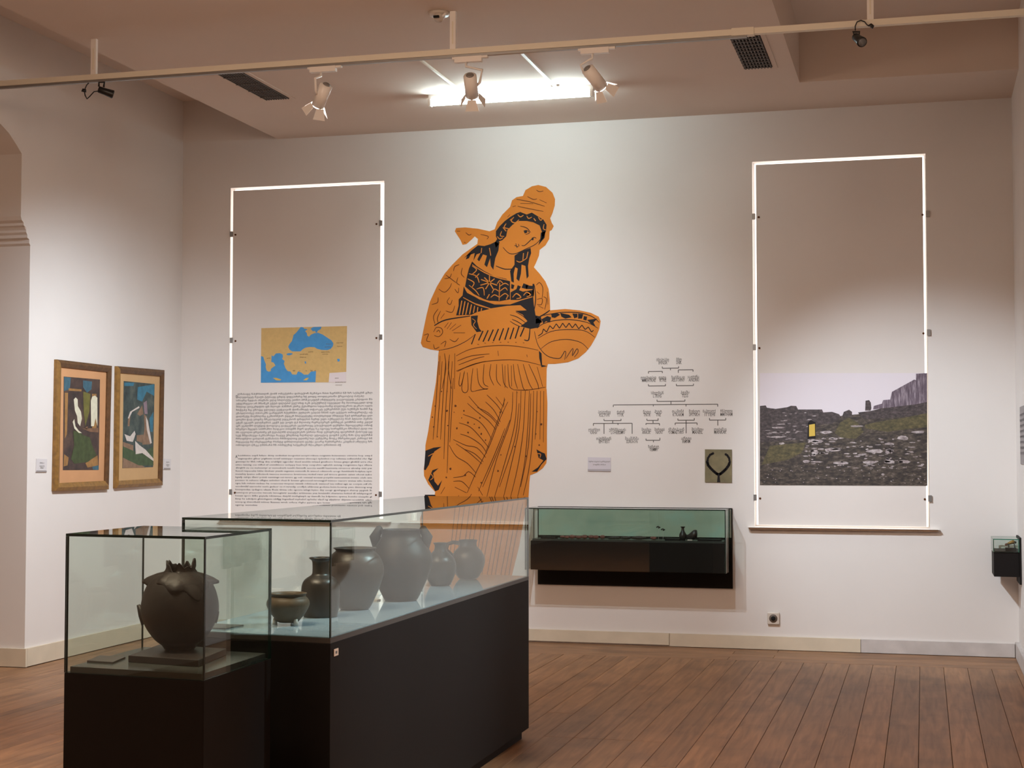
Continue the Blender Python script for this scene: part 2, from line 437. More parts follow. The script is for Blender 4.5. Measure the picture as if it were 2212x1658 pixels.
def frame_for(d):
    d = Vector(d).normalized(); a = d.cross(Vector((0,0,1))).normalized(); b = a.cross(d).normalized()
    return a, b, d
def white_spot(x, target, label, side, power, cone):
    t = thing('track_spotlight', label, 'spotlight', (x, TY, TZ0), 'white spotlights on the track')
    put('track_adapter', MB().box(x-0.085, TY-0.017, TZ0-0.032, x+0.075, TY+0.017, TZ0-0.0004).box(x-0.10, TY-0.012, TZ0-0.012, x+0.11, TY+0.012, TZ0-0.0004), M_WMETAL, t)
    p = Vector((x + 0.01*side, TY, TZ0-0.165)); d = (Vector(target)-p).normalized(); a, b, d = frame_for(d)
    p0 = p - d*0.065; p1 = p + d*0.075; R = 0.0375
    arm = [Vector((x-0.02, TY, TZ0-0.03)), Vector((x-0.02, TY, TZ0-0.055)), p + a*side*(R+0.03) - d*0.05 + Vector((0,0,0.045)), p + a*side*(R+0.014) - d*0.02, p + a*side*(R-0.002)]
    put('arm', MB().tube(arm, 0.0075, 8), M_WMETAL, t)
    hd = put('head', MB().tube([p0-d*0.006, p0, p0+d*0.001, p1], [R*0.72, R*0.80, R, R], 24), M_WMETAL, t)
    put('rear_cap', MB().tube([p0-d*0.012, p0-d*0.0064], [R*0.45, R*0.62], 20), M_GREYM, hd)
    put('lens', MB().tube([p1+d*0.0006, p1+d*0.004], [R*0.88, R*0.88], 24), M_LENS, hd)
    for k in range(4):
        u = (a, b, -a, -b)[k]; v_ = (b, -a, -b, a)[k]
        base = p1 + u*(R*0.98); tip = base + d*0.055 + u*0.034
        w0, w1 = R*0.62, R*1.05; th = (d*0.034 - u*0.055).normalized()*0.0008
        vs = [base - v_*w0 - th, base + v_*w0 - th, tip + v_*w1 - th, tip - v_*w1 - th, base - v_*w0 + th, base + v_*w0 + th, tip + v_*w1 + th, tip - v_*w1 + th]
        put('barn_door', MB().add(vs, [(0,3,2,1),(4,5,6,7),(0,1,5,4),(1,2,6,5),(2,3,7,6),(3,0,4,7)]), M_WMETAL, t)
    l = bpy.data.lights.new('spot_beam', 'SPOT'); l.energy = power; l.color = SPOT_COLOR; l.spot_size = radians(cone); l.spot_blend = 1.0; l.shadow_soft_size = 0.05
    lo = bpy.data.objects.new('spot_beam', l); COL.objects.link(lo); lo.location = p1 + d*0.02
    lo.rotation_euler = d.to_track_quat('-Z', 'Y').to_euler()
white_spot(-3.355, (XL, 10.25, 0.25), 'white spotlight with open flaps turned towards the two framed paintings', -1, SPOT_LEFT, 92)
white_spot(-2.47, (-3.0, DW, 1.0), 'white spotlight hanging in front of the glowing ceiling tube', 1, SPOT_MID, 86)
white_spot(-1.735, (0.15, DW, 0.85), 'white spotlight with open flaps turned towards the ruins photograph', -1, SPOT_RIGHT, 50)

def black_spot(yoke, body, cable, plug, label, Rr):
    """yoke: four corners, body: rear and mouth, all in metres"""
    t = thing('black_spotlight', label, 'spotlight', yoke[0], 'black clip spotlights on the track')
    put('yoke', MB().tube([yoke[0], yoke[1], yoke[2], yoke[3]], 0.006, 6), M_BLACKM, t)
    p0, p1 = Vector(body[0]), Vector(body[1]); d = (p1-p0).normalized()
    hd = put('head', MB().tube([p0-d*0.004, p0, p0+(p1-p0)*0.45, p1-d*0.004, p1], [Rr*0.6, Rr*0.85, Rr*0.92, Rr*1.12, Rr*1.08], 20), M_BLACKM, t)
    put('lens', MB().tube([p1+d*0.0005, p1+d*0.003], [Rr*0.86, Rr*0.86], 20), M_LENSOFF, hd)
    cb = put('cable', MB().tube(cable, 0.0035, 6), M_BLACKM, t)
    put('plug', MB().tube([plug[0], plug[1]], [0.012, 0.016], 10), M_BLACKM, cb)
def P(xz, dy=0.0): return Vector((xz[0], TY+dy, xz[1]))
black_spot([P((-4.8217,3.6613)), P((-4.8205,3.6882)), P((-4.7843,3.6859)), P((-4.7887,3.6564))],
    [P((-4.8215,3.6442), 0.0), P((-4.7490,3.6185), 0.045)],
    [P((-4.8866,3.6923)), P((-4.9053,3.6750)), P((-4.9207,3.6417)), P((-4.9140,3.6128)), P((-4.9010,3.5906)), P((-4.8823,3.6052)), P((-4.8543,3.6320)), P((-4.8260,3.6345))],
    [P((-4.9202,3.6531)), P((-4.9237,3.6347))], 'small black spotlight with drooping cable under the track over the arch', 0.0235)
black_spot([P((-0.3281,3.6610)), P((-0.3376,3.6792)), P((-0.3015,3.6766)), P((-0.3064,3.6595))],
    [P((-0.3222,3.6506), 0.0), P((-0.2865,3.6021), -0.07)],
    [P((-0.3231,3.6781), -0.028), P((-0.3229,3.7006), -0.034), P((-0.3131,3.7223), -0.034), P((-0.2937,3.7292), -0.034), P((-0.2746,3.7208), -0.034), P((-0.2627,3.7038), -0.034), P((-0.2508,3.6954), -0.034)],
    [P((-0.2327,3.7016), -0.034), P((-0.2436,3.6899), -0.034)], 'small black spotlight with looped cable by the recess above the ruins photograph', 0.025)

# fluorescent fitting on the ceiling
ft = thing('fluorescent_light', 'lit white fluorescent tube on the ceiling near the back wall', 'ceiling light', (-2.75, 10.26, HS))
put('fitting_body', MB().box(-3.34, 10.215, HS-0.036, -2.155, 10.275, HS-0.0005), M_WMETAL, ft)
for ex in (-3.34, -2.175): put('tube_holder', MB().box(ex, 10.20, HS-0.085, ex+0.02, 10.245, HS-0.0365), M_WMETAL, ft)
put('tube', MB().tube([(-3.318, 10.222, HS-0.066), (-2.177, 10.222, HS-0.066)], 0.0165, 16), M_TUBE, ft)
tag(put('ceiling_conduit', MB().box(-3.089, 9.18, HS-0.012, -3.073, 10.21, HS-0.0004), M_RAIL), 'thin conduit on the ceiling meeting the dark end of the fluorescent tube', 'conduit', 'conduits on the ceiling')
cd = put('ceiling_conduit', MB().box(-2.42, 9.12, HS-0.014, -2.398, 10.16, HS-0.0004), M_WMETAL)
tag(cd, 'pale conduit on the ceiling reaching the tube between the middle and flapped spotlights', 'conduit', 'conduits on the ceiling')
put('end_plate', MB().box(-2.44, 10.1605, HS-0.016, -2.378, 10.19, HS-0.0004), M_WMETAL, cd)
# small detector beside the middle rod
jb = thing('ceiling_detector', 'small white detector on the ceiling beside the middle track rod', 'detector', (-2.65, 8.27, HS))
put('base_plate', MB().tube([(-2.65, 8.30, HS-0.0004), (-2.65, 8.30, HS-0.018)], [0.062, 0.056], 20), M_PLASTIC, jb)
put('sensor_body', MB().tube([(-2.645, 8.29, HS-0.0184), (-2.645, 8.27, HS-0.05)], [0.034, 0.026], 14), M_PLASTIC, jb)
put('sensor_eye', MB().box(-2.662, 8.228, HS-0.048, -2.630, 8.2425, HS-0.036), M_VOID, jb, label='black sensor window')
put('bracket', MB().tube([(-2.622, 8.262, HS-0.035), (-2.596, 8.258, HS-0.018)], 0.006, 6), M_WMETAL, jb)
# vents
def vent(x0, x1, y0, y1, label, nlong, ncross):
    t = thing('ceiling_vent', label, 'vent', ((x0+x1)/2, (y0+y1)/2, HS), 'dark grilles in the ceiling')
    put('duct_plate', MB().box(x0, y0, HS-0.0035, x1, y1, HS-0.0004), M_VOID, t)
    f = 0.008
    put('frame', MB().box(x0-0.03, y0-0.03, HS-0.006, x0, y1+0.03, HS-0.0004).box(x1, y0-0.03, HS-0.006, x1+0.03, y1+0.03, HS-0.0004)
        .box(x0, y0-0.03, HS-0.006, x1, y0, HS-0.0004).box(x0, y1, HS-0.006, x1, y1+0.03, HS-0.0004), M_CEIL, t)
    for i in range(nlong):
        xx = x0 + (x1-x0)*(i+0.5)/nlong
        put('slat', MB().box(xx-0.0045, y0+0.001, HS-0.012, xx+0.0045, y1-0.001, HS-0.0036), M_VENT, t)
    for i in range(ncross):
        yy = y0 + (y1-y0)*(i+0.5)/ncross
        put('crossbar', MB().box(x0+0.001, yy-0.006, HS-0.0145, x1-0.001, yy+0.006, HS-0.0122), M_VENT, t)
vent(-4.505, -4.32, 9.265, 10.05, 'long dark ceiling grille above the window panel with the map', 10, 4)
vent(-1.105, -0.92, 9.235, 10.04, 'long dark ceiling grille beside the recess, towards the ruins photograph', 9, 11)

# ================================================================== BACK WALL DISPLAYS
# ---- printed boards that close the two windows
def clips(board, spots, du):
    for (u, v) in spots:
        put('clip', MB().box(u-0.012, DW-0.016, v-0.022, u+0.012, DW-0.0005, v+0.022), M_GREYM, board, label='grey metal clip')
        put('screw', MB().tube([(u+du*0.036, DW-0.0125, v-0.006), (u+du*0.036, DW-0.0092, v-0.006)], 0.008, 8), M_BROWNINK, board)
def board(r, name, label):
    x0, x1, z0, z1 = r
    o = thing(name, label, 'display panel', ((x0+x1)/2, DW, z0), 'printed panels closing the windows')
    put('panel', MB().box(x0, DW-0.009, z0, x1, DW+0.004, z1), M_BOARD, o)
    return o
B1, B2 = rect(WIN[0]['b']), rect(WIN[1]['b'])
B1 = (B1[0], B1[1], SILL1+0.003, B1[3]); B2 = (B2[0], B2[1], SILL2+0.014, B2[3])
b1 = board(B1, 'window_panel', 'pale window panel printed with a map above two blocks of text, edges glowing')
clips(b1, [(-5.3896,3.1981),(-5.3822,2.3373),(-5.3779,1.1174)], 1); clips(b1, [(-4.1088,3.2395),(-4.1053,2.3392),(-4.1043,1.1081)], -1)
b2 = board(B2, 'window_panel', 'pale window panel printed with a photograph of stone ruins, edges glowing')
clips(b2, [(-1.1895,3.1759),(-1.1909,2.2085),(-1.1933,1.1057)], 1); clips(b2, [(0.0513,3.147),(0.0481,2.2934),(0.0442,1.1089)], -1)
OB = 0.0092
# map print
mp_ = put('map_print', MB().prism([(-5.1216,2.4309),(-4.3885,2.4324),(-4.3944,1.9883),(-5.1226,1.9916)], on_back, OB, OB+0.0012), plain('map_tan', srgb(204, 168, 108), 0.7, var=0.06, scale=30), b1, label='tan and blue printed map')
M_SEA = plain('map_blue', srgb(70, 142, 196), 0.7, var=0.06, scale=25)
mo = OB+0.0016
sea = MB()
sea.flat([(-4.7987,2.4126),(-4.7827,2.4323),(-4.7612,2.4302),(-4.7503,2.4183),(-4.7217,2.4143),(-4.743,2.3997),(-4.7286,2.3827),(-4.7249,2.3626),(-4.7106,2.354),(-4.6928,2.3703),(-4.6643,2.3814),(-4.6322,2.3842),(-4.5929,2.3684),(-4.5608,2.3478),(-4.5181,2.3203),(-4.502,2.2968),(-4.5072,2.2736),(-4.5248,2.2539),(-4.5531,2.2444),(-4.6029,2.2469),(-4.6386,2.2559),(-4.6636,2.2697),(-4.7029,2.272),(-4.7386,2.2676),(-4.7636,2.2547),(-4.7814,2.2383),(-4.8533,2.2395),(-4.8749,2.2532),(-4.8877,2.2769),(-4.8753,2.3001),(-4.8574,2.3199),(-4.8486,2.3465),(-4.8433,2.3699),(-4.8219,2.3862)], on_back, mo)
sea.flat([(-4.6966,2.4172),(-4.6753,2.4301),(-4.604,2.4313),(-4.611,2.4121),(-4.6358,2.3992),(-4.6429,2.3844),(-4.6536,2.3862),(-4.6572,2.398),(-4.6786,2.3968)], on_back, mo)
sea.flat([(-4.9035,2.2185),(-4.8856,2.2266),(-4.8532,2.2244),(-4.8495,2.2176),(-4.8746,2.208),(-4.8963,2.21)], on_back, mo)
sea.flat([(-5.1224,2.2069),(-5.1024,2.1999),(-5.0912,2.166),(-5.0783,2.139),(-5.0818,2.1188),(-5.0725,2.0885),(-5.0543,2.0798),(-5.0362,2.0846),(-5.0364,2.1014),(-5.0148,2.1179),(-4.9967,2.1277),(-5.0114,2.1514),(-5.0332,2.1585),(-5.0299,2.2122),(-5.0154,2.2018),(-4.9938,2.225),(-4.9613,2.2278),(-4.936,2.2174),(-4.9322,2.1972),(-4.9393,2.1805),(-4.9176,2.1634),(-4.9246,2.1434),(-4.91,2.1064),(-4.8918,2.0827),(-4.8666,2.079),(-4.852,2.0554),(-4.8161,2.0533),(-4.8019,2.0798),(-4.7768,2.0712),(-4.7516,2.0525),(-4.7159,2.052),(-4.691,2.0767),(-4.6482,2.0795),(-4.6531,1.9913),(-5.1219,1.9923)], on_back, mo)
sea.flat([(-4.4712,2.1733),(-4.45,2.1747),(-4.4464,2.1564),(-4.464,2.15)], on_back, mo); sea.flat([(-4.7469,2.1575),(-4.7344,2.1574),(-4.7325,2.1406),(-4.7432,2.1408)], on_back, mo)
put('sea_print', sea, M_SEA, mp_)
isl = MB()
isl.flat([(-5.0177,2.029),(-4.9888,2.0303),(-4.9454,2.0164),(-4.9525,2.0081),(-4.9887,2.0102)], on_back, mo+0.0003); isl.flat([(-4.7585,2.0075),(-4.7336,2.0256),(-4.7086,2.0269),(-4.7263,2.0071)], on_back, mo+0.0003)
put('island_print', isl, plain('map_ochre', srgb(206, 166, 84), 0.7), mp_)
lg = put('legend_print', MB().flat([(-4.5344,2.063),(-4.393,2.0694),(-4.394,1.9883),(-4.5411,1.99)], on_back, mo), plain('legend_pale', srgb(218, 204, 204), 0.7), mp_, label='pale key in the corner of the map')
mt = MB()
for (a, b, ww) in [(1590,475,130),(1560,540,150),(1830,455,160),(1850,530,120),(980,690,190),(980,755,150),(1480,650,200),(1510,695,130),(200,765,80),(1180,640,110),(1800,1225,90),(1810,1310,250),(1810,1370,160),(820,1050,50),(960,1050,40),(1110,1050,40),(1230,1050,50),(1320,1050,40)]:
    (u, v), (u2, v2) = [(-5.1444,2.4634),(-5.108,2.4627)]
    k = (u2-u)/100
    write(mt, fake_words(max(3, int(ww/14)), GEO), u+a*k, v-b*k, ww*k, on_back, mo+0.0005)
put('map_lettering', mt, plain('map_ink', srgb(96, 74, 52), 0.8), mp_)['kind'] = 'stuff'
# text blocks
tx = MB()
(u0, v0), (u1, v1), (u2, v2) = [(-5.3374,1.897),(-4.1735,1.8925),(-5.3339,1.4876)]
for i in range(17):
    ua = u0 + (0.012 if i < 2 else 0); wd = (u1-u0) - (0.012 if i < 2 else 0)
    if i == 16: wd *= 0.775
    if i == 1: wd *= 0.94
    write(tx, fake_words(int(74*wd/(u1-u0)), GEO), ua, v0+(v2-v0)*i/16, wd, on_back, OB, height=0.0185)
(u0, v0), (u1, v1), (u2, v2) = [(-5.3375,1.4044),(-4.1749,1.408),(-5.3341,1.0081)]
for i in range(17):
    ua = u0 + (0.02 if i < 2 else 0); wd = (u1-u0) - (0.02 if i < 2 else 0)
    if i == 15: wd *= 0.70
    if i == 16: wd *= 0.165
    write(tx, fake_words(int(96*wd/(u1-u0)), LAT), ua, v0+(v2-v0)*i/16, wd, on_back, OB, height=0.0175)
(ua, va) = [(-5.3402,1.39)][0]
write(tx, 'A', ua, va, 0.02, on_back, OB, height=0.034)
(ua, va) = [(-5.3414,1.8755)][0]
write(tx, GEO[3], ua, va, 0.02, on_back, OB, height=0.034)
put('text_block', tx, M_TEXT, b1, label='two small printed paragraphs, one above the other')['kind'] = 'stuff'
# ruins photograph
pic = put('photo_print', MB().prism([(-1.1523,2.0181),(0.0343,2.0027),(0.0269,1.1985),(-1.158,1.1958)], on_back, OB, OB+0.0012), plain('print_sky', srgb(222, 212, 218), 0.6), b2, label='photograph of ruined stone walls under a pale sky')
po = OB+0.0016
M_GROUND = mottled('print_ground', [srgb(30, 24, 25), srgb(50, 41, 37), srgb(76, 65, 56), srgb(118, 105, 96)], (26, 26, 60))
M_RUIN = mottled('print_ruin', [srgb(38, 30, 31), srgb(64, 53, 53), srgb(96, 83, 83)], (40, 40, 60))
M_GRASS = mottled('print_grass', [srgb(50, 44, 30), srgb(82, 74, 46), srgb(112, 98, 64)], (30, 30, 50))
M_STONE = mottled('print_stone', [srgb(110, 98, 98), srgb(160, 146, 146), srgb(206, 196, 196)], (50, 50, 60))
M_RAMP = mottled('print_rampart', [srgb(70, 56, 66), srgb(104, 88, 100), srgb(166, 152, 160)], (120, 120, 12))
gd = MB(); gd.flat([(-1.1546,1.6903),(-0.8703,1.6545),(-0.5766,1.6999),(-0.4519,1.7119),(-0.2865,1.7531),(0.0321,1.8012),(0.0269,1.1985),(-1.158,1.1958)], on_back, po)
put('ground_print', gd, M_GROUND, pic)
rn = MB()
rn.flat([(-1.154,1.7765),(-1.1112,1.7805),(-1.1028,1.7632),(-1.039,1.7542),(-0.954,1.7664),(-0.9285,1.7765),(-0.8905,1.7745),(-0.878,1.7488),(-0.7853,1.7481),(-0.7056,1.7476),(-0.6974,1.7262),(-0.6346,1.73),(-0.5848,1.7127),(-0.5683,1.6871),(-0.6354,1.6449),(-0.7526,1.6369),(-0.7535,1.5346),(-1.143,1.5095),(-1.1558,1.5095)], on_back, po+0.0003)
rn.flat([(-0.5641,1.6956),(-0.5513,1.7295),(-0.5138,1.7446),(-0.4932,1.7291),(-0.4935,1.6952)], on_back, po+0.0003)
rn.flat([(-0.4004,1.737),(-0.3972,1.809),(-0.3724,1.813),(-0.3602,1.796),(-0.3565,1.7536),(-0.3624,1.7367)], on_back, po+0.0003)
rn.flat([(-0.4518,1.7246),(-0.3443,1.7366),(-0.2126,1.7611),(0.0321,1.8012),(0.031,1.709),(-0.2052,1.6851),(-0.4109,1.6735)], on_back, po+0.0003)
put('ruin_print', rn, M_RUIN, pic)
rm = MB(); rm.flat([(-0.3442,1.7451),(-0.3399,1.7704),(-0.2821,1.7869),(-0.2736,1.8122),(-0.2244,1.816),(-0.2115,1.8708),(-0.0555,1.9576),(-0.0433,1.9532),(-0.0428,1.9995),(0.0343,2.0027),(0.032,1.797),(-0.0412,1.7808),(-0.2126,1.7611)], on_back, po+0.0005)
put('rampart_print', rm, M_RAMP, pic)
gs = MB(); gs.flat([(-0.403,1.6354),(-0.2875,1.6602),(-0.1236,1.6847),(0.0311,1.7174),(0.03,1.6168),(-0.1245,1.6006),(-0.2472,1.5841),(-0.4033,1.61)], on_back, po+0.0005)
gs.flat([(-0.6193,1.5768),(-0.577,1.6532),(-0.5185,1.6868),(-0.4525,1.6526),(-0.4118,1.5847),(-0.4701,1.534),(-0.5697,1.5427)], on_back, po+0.0005)
gs.flat([(-1.0835,1.4837),(-0.8209,1.5091),(-0.8552,1.4322),(-0.9569,1.3808),(-1.1442,1.3462)], on_back, po+0.0005)
put('grass_print', gs, M_GRASS, pic)
stn = MB()
rs = random.Random(5)
(pu0, pv0), (pu1, pv1) = [(-1.1523,2.0181),(0.0253,1.1985)]
def stone(cx, cy, w_, h_):
    kx = (pu1-pu0)/1425; kz = (pv1-pv0)/960; n = 7
    pts = [(pu0+(cx-165+w_*cos(2*pi*i/n)*rs.uniform(0.7,1.1))*kx, pv0+(cy-180+h_*sin(2*pi*i/n)*rs.uniform(0.6,1.1))*kz) for i in range(n)]
    stn.flat(pts, on_back, po+0.0008)
for c in [(650,765,70,18),(740,690,60,16),(800,745,50,10),(1000,640,70,10),(350,785,30,12),(1390,740,60,20),(1520,690,70,12),(1280,790,50,12),(560,938,36,14),(650,942,60,8),(870,950,80,14),(1100,945,70,14),(1280,940,50,16),(1400,940,50,16),(1220,1045,16,12),(640,860,40,26),(800,840,80,20),(1150,850,80,20),(1270,850,30,30),(320,650,60,8),(300,690,70,8),(310,730,80,8),(350,620,50,6)]: stone(*c)
for i in range(110):
    cx = rs.uniform(560, 1580); cy = rs.uniform(740, 1000); stone(cx, cy, rs.uniform(8, 34), rs.uniform(3, 9))
for i in range(60): stone(rs.uniform(180, 1580), rs.uniform(960, 1120), rs.uniform(3, 9), rs.uniform(2, 5))
for i in range(40): stone(rs.uniform(200, 640), rs.uniform(520, 760), rs.uniform(10, 26), rs.uniform(2, 5))
put('stone_print', stn, M_STONE, pic)['kind'] = 'stuff'
dk = MB(); dk.flat([(-0.8123,1.5347),(-0.8071,1.6542),(-0.7859,1.6712),(-0.7525,1.654),(-0.7535,1.5388)], on_back, po+0.0010); put('doorway_print', dk, M_INK, pic)
yl = MB(); yl.flat([(-0.8004,1.5517),(-0.7997,1.6371),(-0.7576,1.6438),(-0.7567,1.5559)], on_back, po+0.0013); put('lit_doorway_print', yl, plain('print_yellow', srgb(206, 172, 70), 0.6), pic, label='yellow gap in the printed doorway')

# ---- big ochre figure
fig = thing('wall_figure', 'tall ochre and black wall figure of a robed woman holding a bowl', 'wall decal', (-2.95, DW, 0.3))
OUT = [(-2.8316,3.4858),(-2.7707,3.4682),(-2.7201,3.4214),(-2.7,3.3711),(-2.7021,3.3217),(-2.7203,3.2631),(-2.7386,3.2243),(-2.7255,3.1892),(-2.7103,3.1639),(-2.7255,3.1348),(-2.7427,3.1256),(-2.7458,3.0664),(-2.7762,3.0181),(-2.8218,2.9851),(-2.8269,2.9407),(-2.8523,2.8822),(-2.8676,2.8531),(-2.822,2.8023),(-2.7765,2.7417),(-2.7513,2.6819),(-2.7413,2.6028),(-2.7393,2.5192),(-2.7011,2.5212),(-2.6206,2.5262),(-2.5106,2.5138),(-2.421,2.4921),(-2.3615,2.4615),(-2.3467,2.427),(-2.3567,2.3688),(-2.3817,2.3108),(-2.4215,2.2433),(-2.4614,2.1952),(-2.5213,2.1474),(-2.6012,2.1193),(-2.7016,2.109),(-2.7569,2.1098),(-2.767,2.0727),(-2.7692,1.9178)] + [(-2.7672,1.9164),(-2.7618,1.8098),(-2.7653,1.5972),(-2.7655,1.3954),(-2.7711,1.3529),(-2.7984,1.3157),(-2.8423,1.2837),(-2.8972,1.2622),(-2.9027,1.2144),(-2.9104,1.0974),(-2.9468,0.9272),(-2.9854,0.7144),(-3.0405,0.5012),(-3.0791,0.3412),(-3.6887,0.3264),(-3.7117,0.4549),(-3.7349,0.6268),(-3.7695,0.8097),(-3.7812,0.9176),(-3.7563,0.9935),(-3.7382,1.0153),(-3.7418,1.1061),(-3.6611,1.1078),(-3.6566,1.1294),(-3.7136,1.1885),(-3.7479,1.2533),(-3.7503,1.3075),(-3.7391,1.3834),(-3.7371,1.4918),(-3.7146,1.6002),(-3.6865,1.7846),(-3.6528,1.9798),(-3.6361,2.1426)] + [(-3.6353,2.1846),(-3.6302,2.2246),(-3.6984,2.2357),(-3.7615,2.2569),(-3.7774,2.2873),(-3.7566,2.3873),(-3.7306,2.5074),(-3.7045,2.6072),(-3.647,2.7263),(-3.5843,2.825),(-3.5216,2.8933),(-3.4383,2.9708),(-3.3656,3.0185),(-3.3189,3.0489),(-3.3138,3.0867),(-3.3397,3.1076),(-3.3657,3.0835),(-3.4072,3.0499),(-3.4384,3.046),(-3.4541,3.0817),(-3.5012,3.1536),(-3.4908,3.1784),(-3.4178,3.1806),(-3.3139,3.1667),(-3.2208,3.1433),(-3.1795,3.1567),(-3.159,3.2108),(-3.1178,3.2691),(-3.0562,3.3264),(-3.0408,3.3755),(-3.005,3.3989),(-2.9539,3.4067),(-2.9334,3.4506),(-2.8824,3.4781)]
put('figure_ground', MB().prism(OUT, on_back, 0.0004, 0.002), M_ORANGE, fig)
ink = MB(); br = MB(); top = MB()
O1, O2 = 0.0026, 0.0031
for poly in [
  [(-3.1692,3.1414),(-3.1384,3.1801),(-3.0973,3.2184),(-3.0562,3.2467),(-3.005,3.2745),(-2.9743,3.2832),(-2.9233,3.2613),(-2.8826,3.2746),(-2.8419,3.2482),(-2.7912,3.2165),(-2.7659,3.1759),(-2.771,3.1267),(-2.7913,3.0779),(-2.8116,3.049),(-2.8014,3.1179),(-2.8217,3.1731),(-2.8724,3.1998),(-2.9233,3.2117),(-2.9846,3.214),(-3.0357,3.1862),(-3.0767,3.1479),(-3.087,3.0985),(-3.1178,3.0697),(-3.1486,3.0609),(-3.1692,3.1015)],
  [(-3.3138,3.0367),(-3.262,3.0299),(-3.2104,3.0431),(-3.1692,3.0616),(-3.1434,3.0408),(-3.1486,2.9911),(-3.1743,2.9322),(-3.1897,2.8431),(-3.2103,2.8736),(-3.2155,2.9336),(-3.2412,2.8646),(-3.2619,2.8852),(-3.2413,2.9543),(-3.2723,2.9653),(-3.3033,2.9114),(-3.3188,2.9269),(-3.293,2.976),(-3.324,2.9671),(-3.3499,2.9179),(-3.3396,2.9776),(-3.3967,2.9594),(-3.4279,2.9404),(-3.3656,2.9984)],
  [(-3.0204,2.9471),(-2.9744,2.9753),(-2.9234,2.9935),(-2.8929,3.0023),(-2.8878,2.9625),(-2.9031,2.9234),(-2.9133,2.8644),(-2.9083,2.785),(-2.9235,2.7657),(-2.9337,2.865),(-2.9642,2.8759),(-2.9693,2.8067),(-2.9847,2.7477),(-3.0051,2.7681),(-2.9948,2.8471),(-3.0153,2.8576),(-3.0275,2.8084),(-3.0255,2.7389),(-3.046,2.7494),(-3.0562,2.8291),(-3.0204,2.8776)],
  [(-3.3603,2.9132),(-3.324,2.8771),(-3.2619,2.8353),(-3.1793,2.793),(-3.0869,2.7704),(-3.0562,2.7497),(-3.0562,2.6109),(-3.1381,2.598),(-3.241,2.6056),(-3.3444,2.6581),(-3.4172,2.72),(-3.4017,2.7995),(-3.3862,2.8591)],
  [(-3.4276,2.7203),(-3.4067,2.6797),(-3.303,2.6171),(-3.1792,2.5742),(-3.0562,2.5712),(-2.8728,2.6309),(-2.8677,2.5666),(-2.8526,2.4775),(-2.8071,2.437),(-2.8324,2.3884),(-2.8932,2.3797),(-2.9745,2.4012),(-2.9186,2.4395),(-2.9542,2.4896),(-3.0153,2.5207),(-2.9236,2.5235),(-2.9745,2.5643),(-3.0766,2.5618),(-3.2101,2.5452),(-3.3444,2.5933),(-3.4379,2.6505)],
  [(-3.469,2.6214),(-3.4379,2.6505),(-3.3444,2.5933),(-3.2204,2.5404),(-3.3236,2.518),(-3.365,2.499),(-3.4897,2.4969),(-3.469,2.5714)],
  [(-3.3701,2.4892),(-3.3132,2.4929),(-3.3183,2.4482),(-3.3028,2.3931),(-3.2821,2.3678),(-3.3234,2.3637),(-3.3649,2.4193)],
  [(-2.8071,2.4518),(-2.7616,2.4754),(-2.7313,2.4649),(-2.7415,2.4258),(-2.7717,2.4363),(-2.7919,2.417)], [(-2.6608,2.4977),(-2.5906,2.4813),(-2.5706,2.4613),(-2.6208,2.4526),(-2.6508,2.468)],
  [(-2.5206,2.4895),(-2.4807,2.4837),(-2.4908,2.4497),(-2.5207,2.4504)], [(-2.4509,2.4391),(-2.3714,2.4471),(-2.4013,2.4185),(-2.3815,2.379),(-2.4211,2.4091)],
  [(-2.9337,2.7165),(-2.8778,2.71),(-2.8778,2.6853),(-2.9286,2.6867)], [(-2.8778,2.7248),(-2.8626,2.7244),(-2.8677,2.6357),(-2.8779,2.6359)], [(-2.9949,2.7182),(-2.9694,2.7076),(-2.9847,2.6783),(-3.0051,2.6888)], [(-2.9236,2.6668),(-2.8829,2.6608),(-2.8931,2.6363),(-2.9134,2.6369)],
  [(-2.8275,2.2111),(-2.8073,2.1911),(-2.8023,2.1026),(-2.762,2.0922),(-2.8074,2.085),(-2.8245,2.1521)],
  [(-2.9488,3.1382),(-2.9234,3.1422),(-2.9183,3.1222),(-2.9387,3.115)], [(-2.8827,3.0812),(-2.8674,3.0827),(-2.8705,3.061),(-2.8827,3.0614)],
  [(-3.737,1.4484),(-3.6687,1.4722),(-3.6063,1.4787),(-3.663,1.443),(-3.6913,1.3943),(-3.7082,1.3401),(-3.7366,1.2967),(-3.748,1.3021)], [(-3.7136,1.221),(-3.6797,1.2969),(-3.6286,1.3133),(-3.6739,1.2753),(-3.6624,1.2104),(-3.634,1.1782),(-3.6001,1.2216),(-3.6282,1.1458),(-3.6566,1.1348)],
  [(-2.8476,1.4591),(-2.8093,1.4378),(-2.7819,1.4272),(-2.7677,1.3848),(-2.8094,1.3422),(-2.8423,1.289),(-2.8862,1.2889),(-2.8368,1.3209),(-2.7929,1.3741),(-2.8312,1.3953)], [(-3.7418,1.1072),(-3.6611,1.1078),(-3.6247,1.0757),(-3.6246,1.0218),(-3.7382,1.0132)]]:
    ink.flat(poly, on_back, O1)
def px(n): return n*0.00095
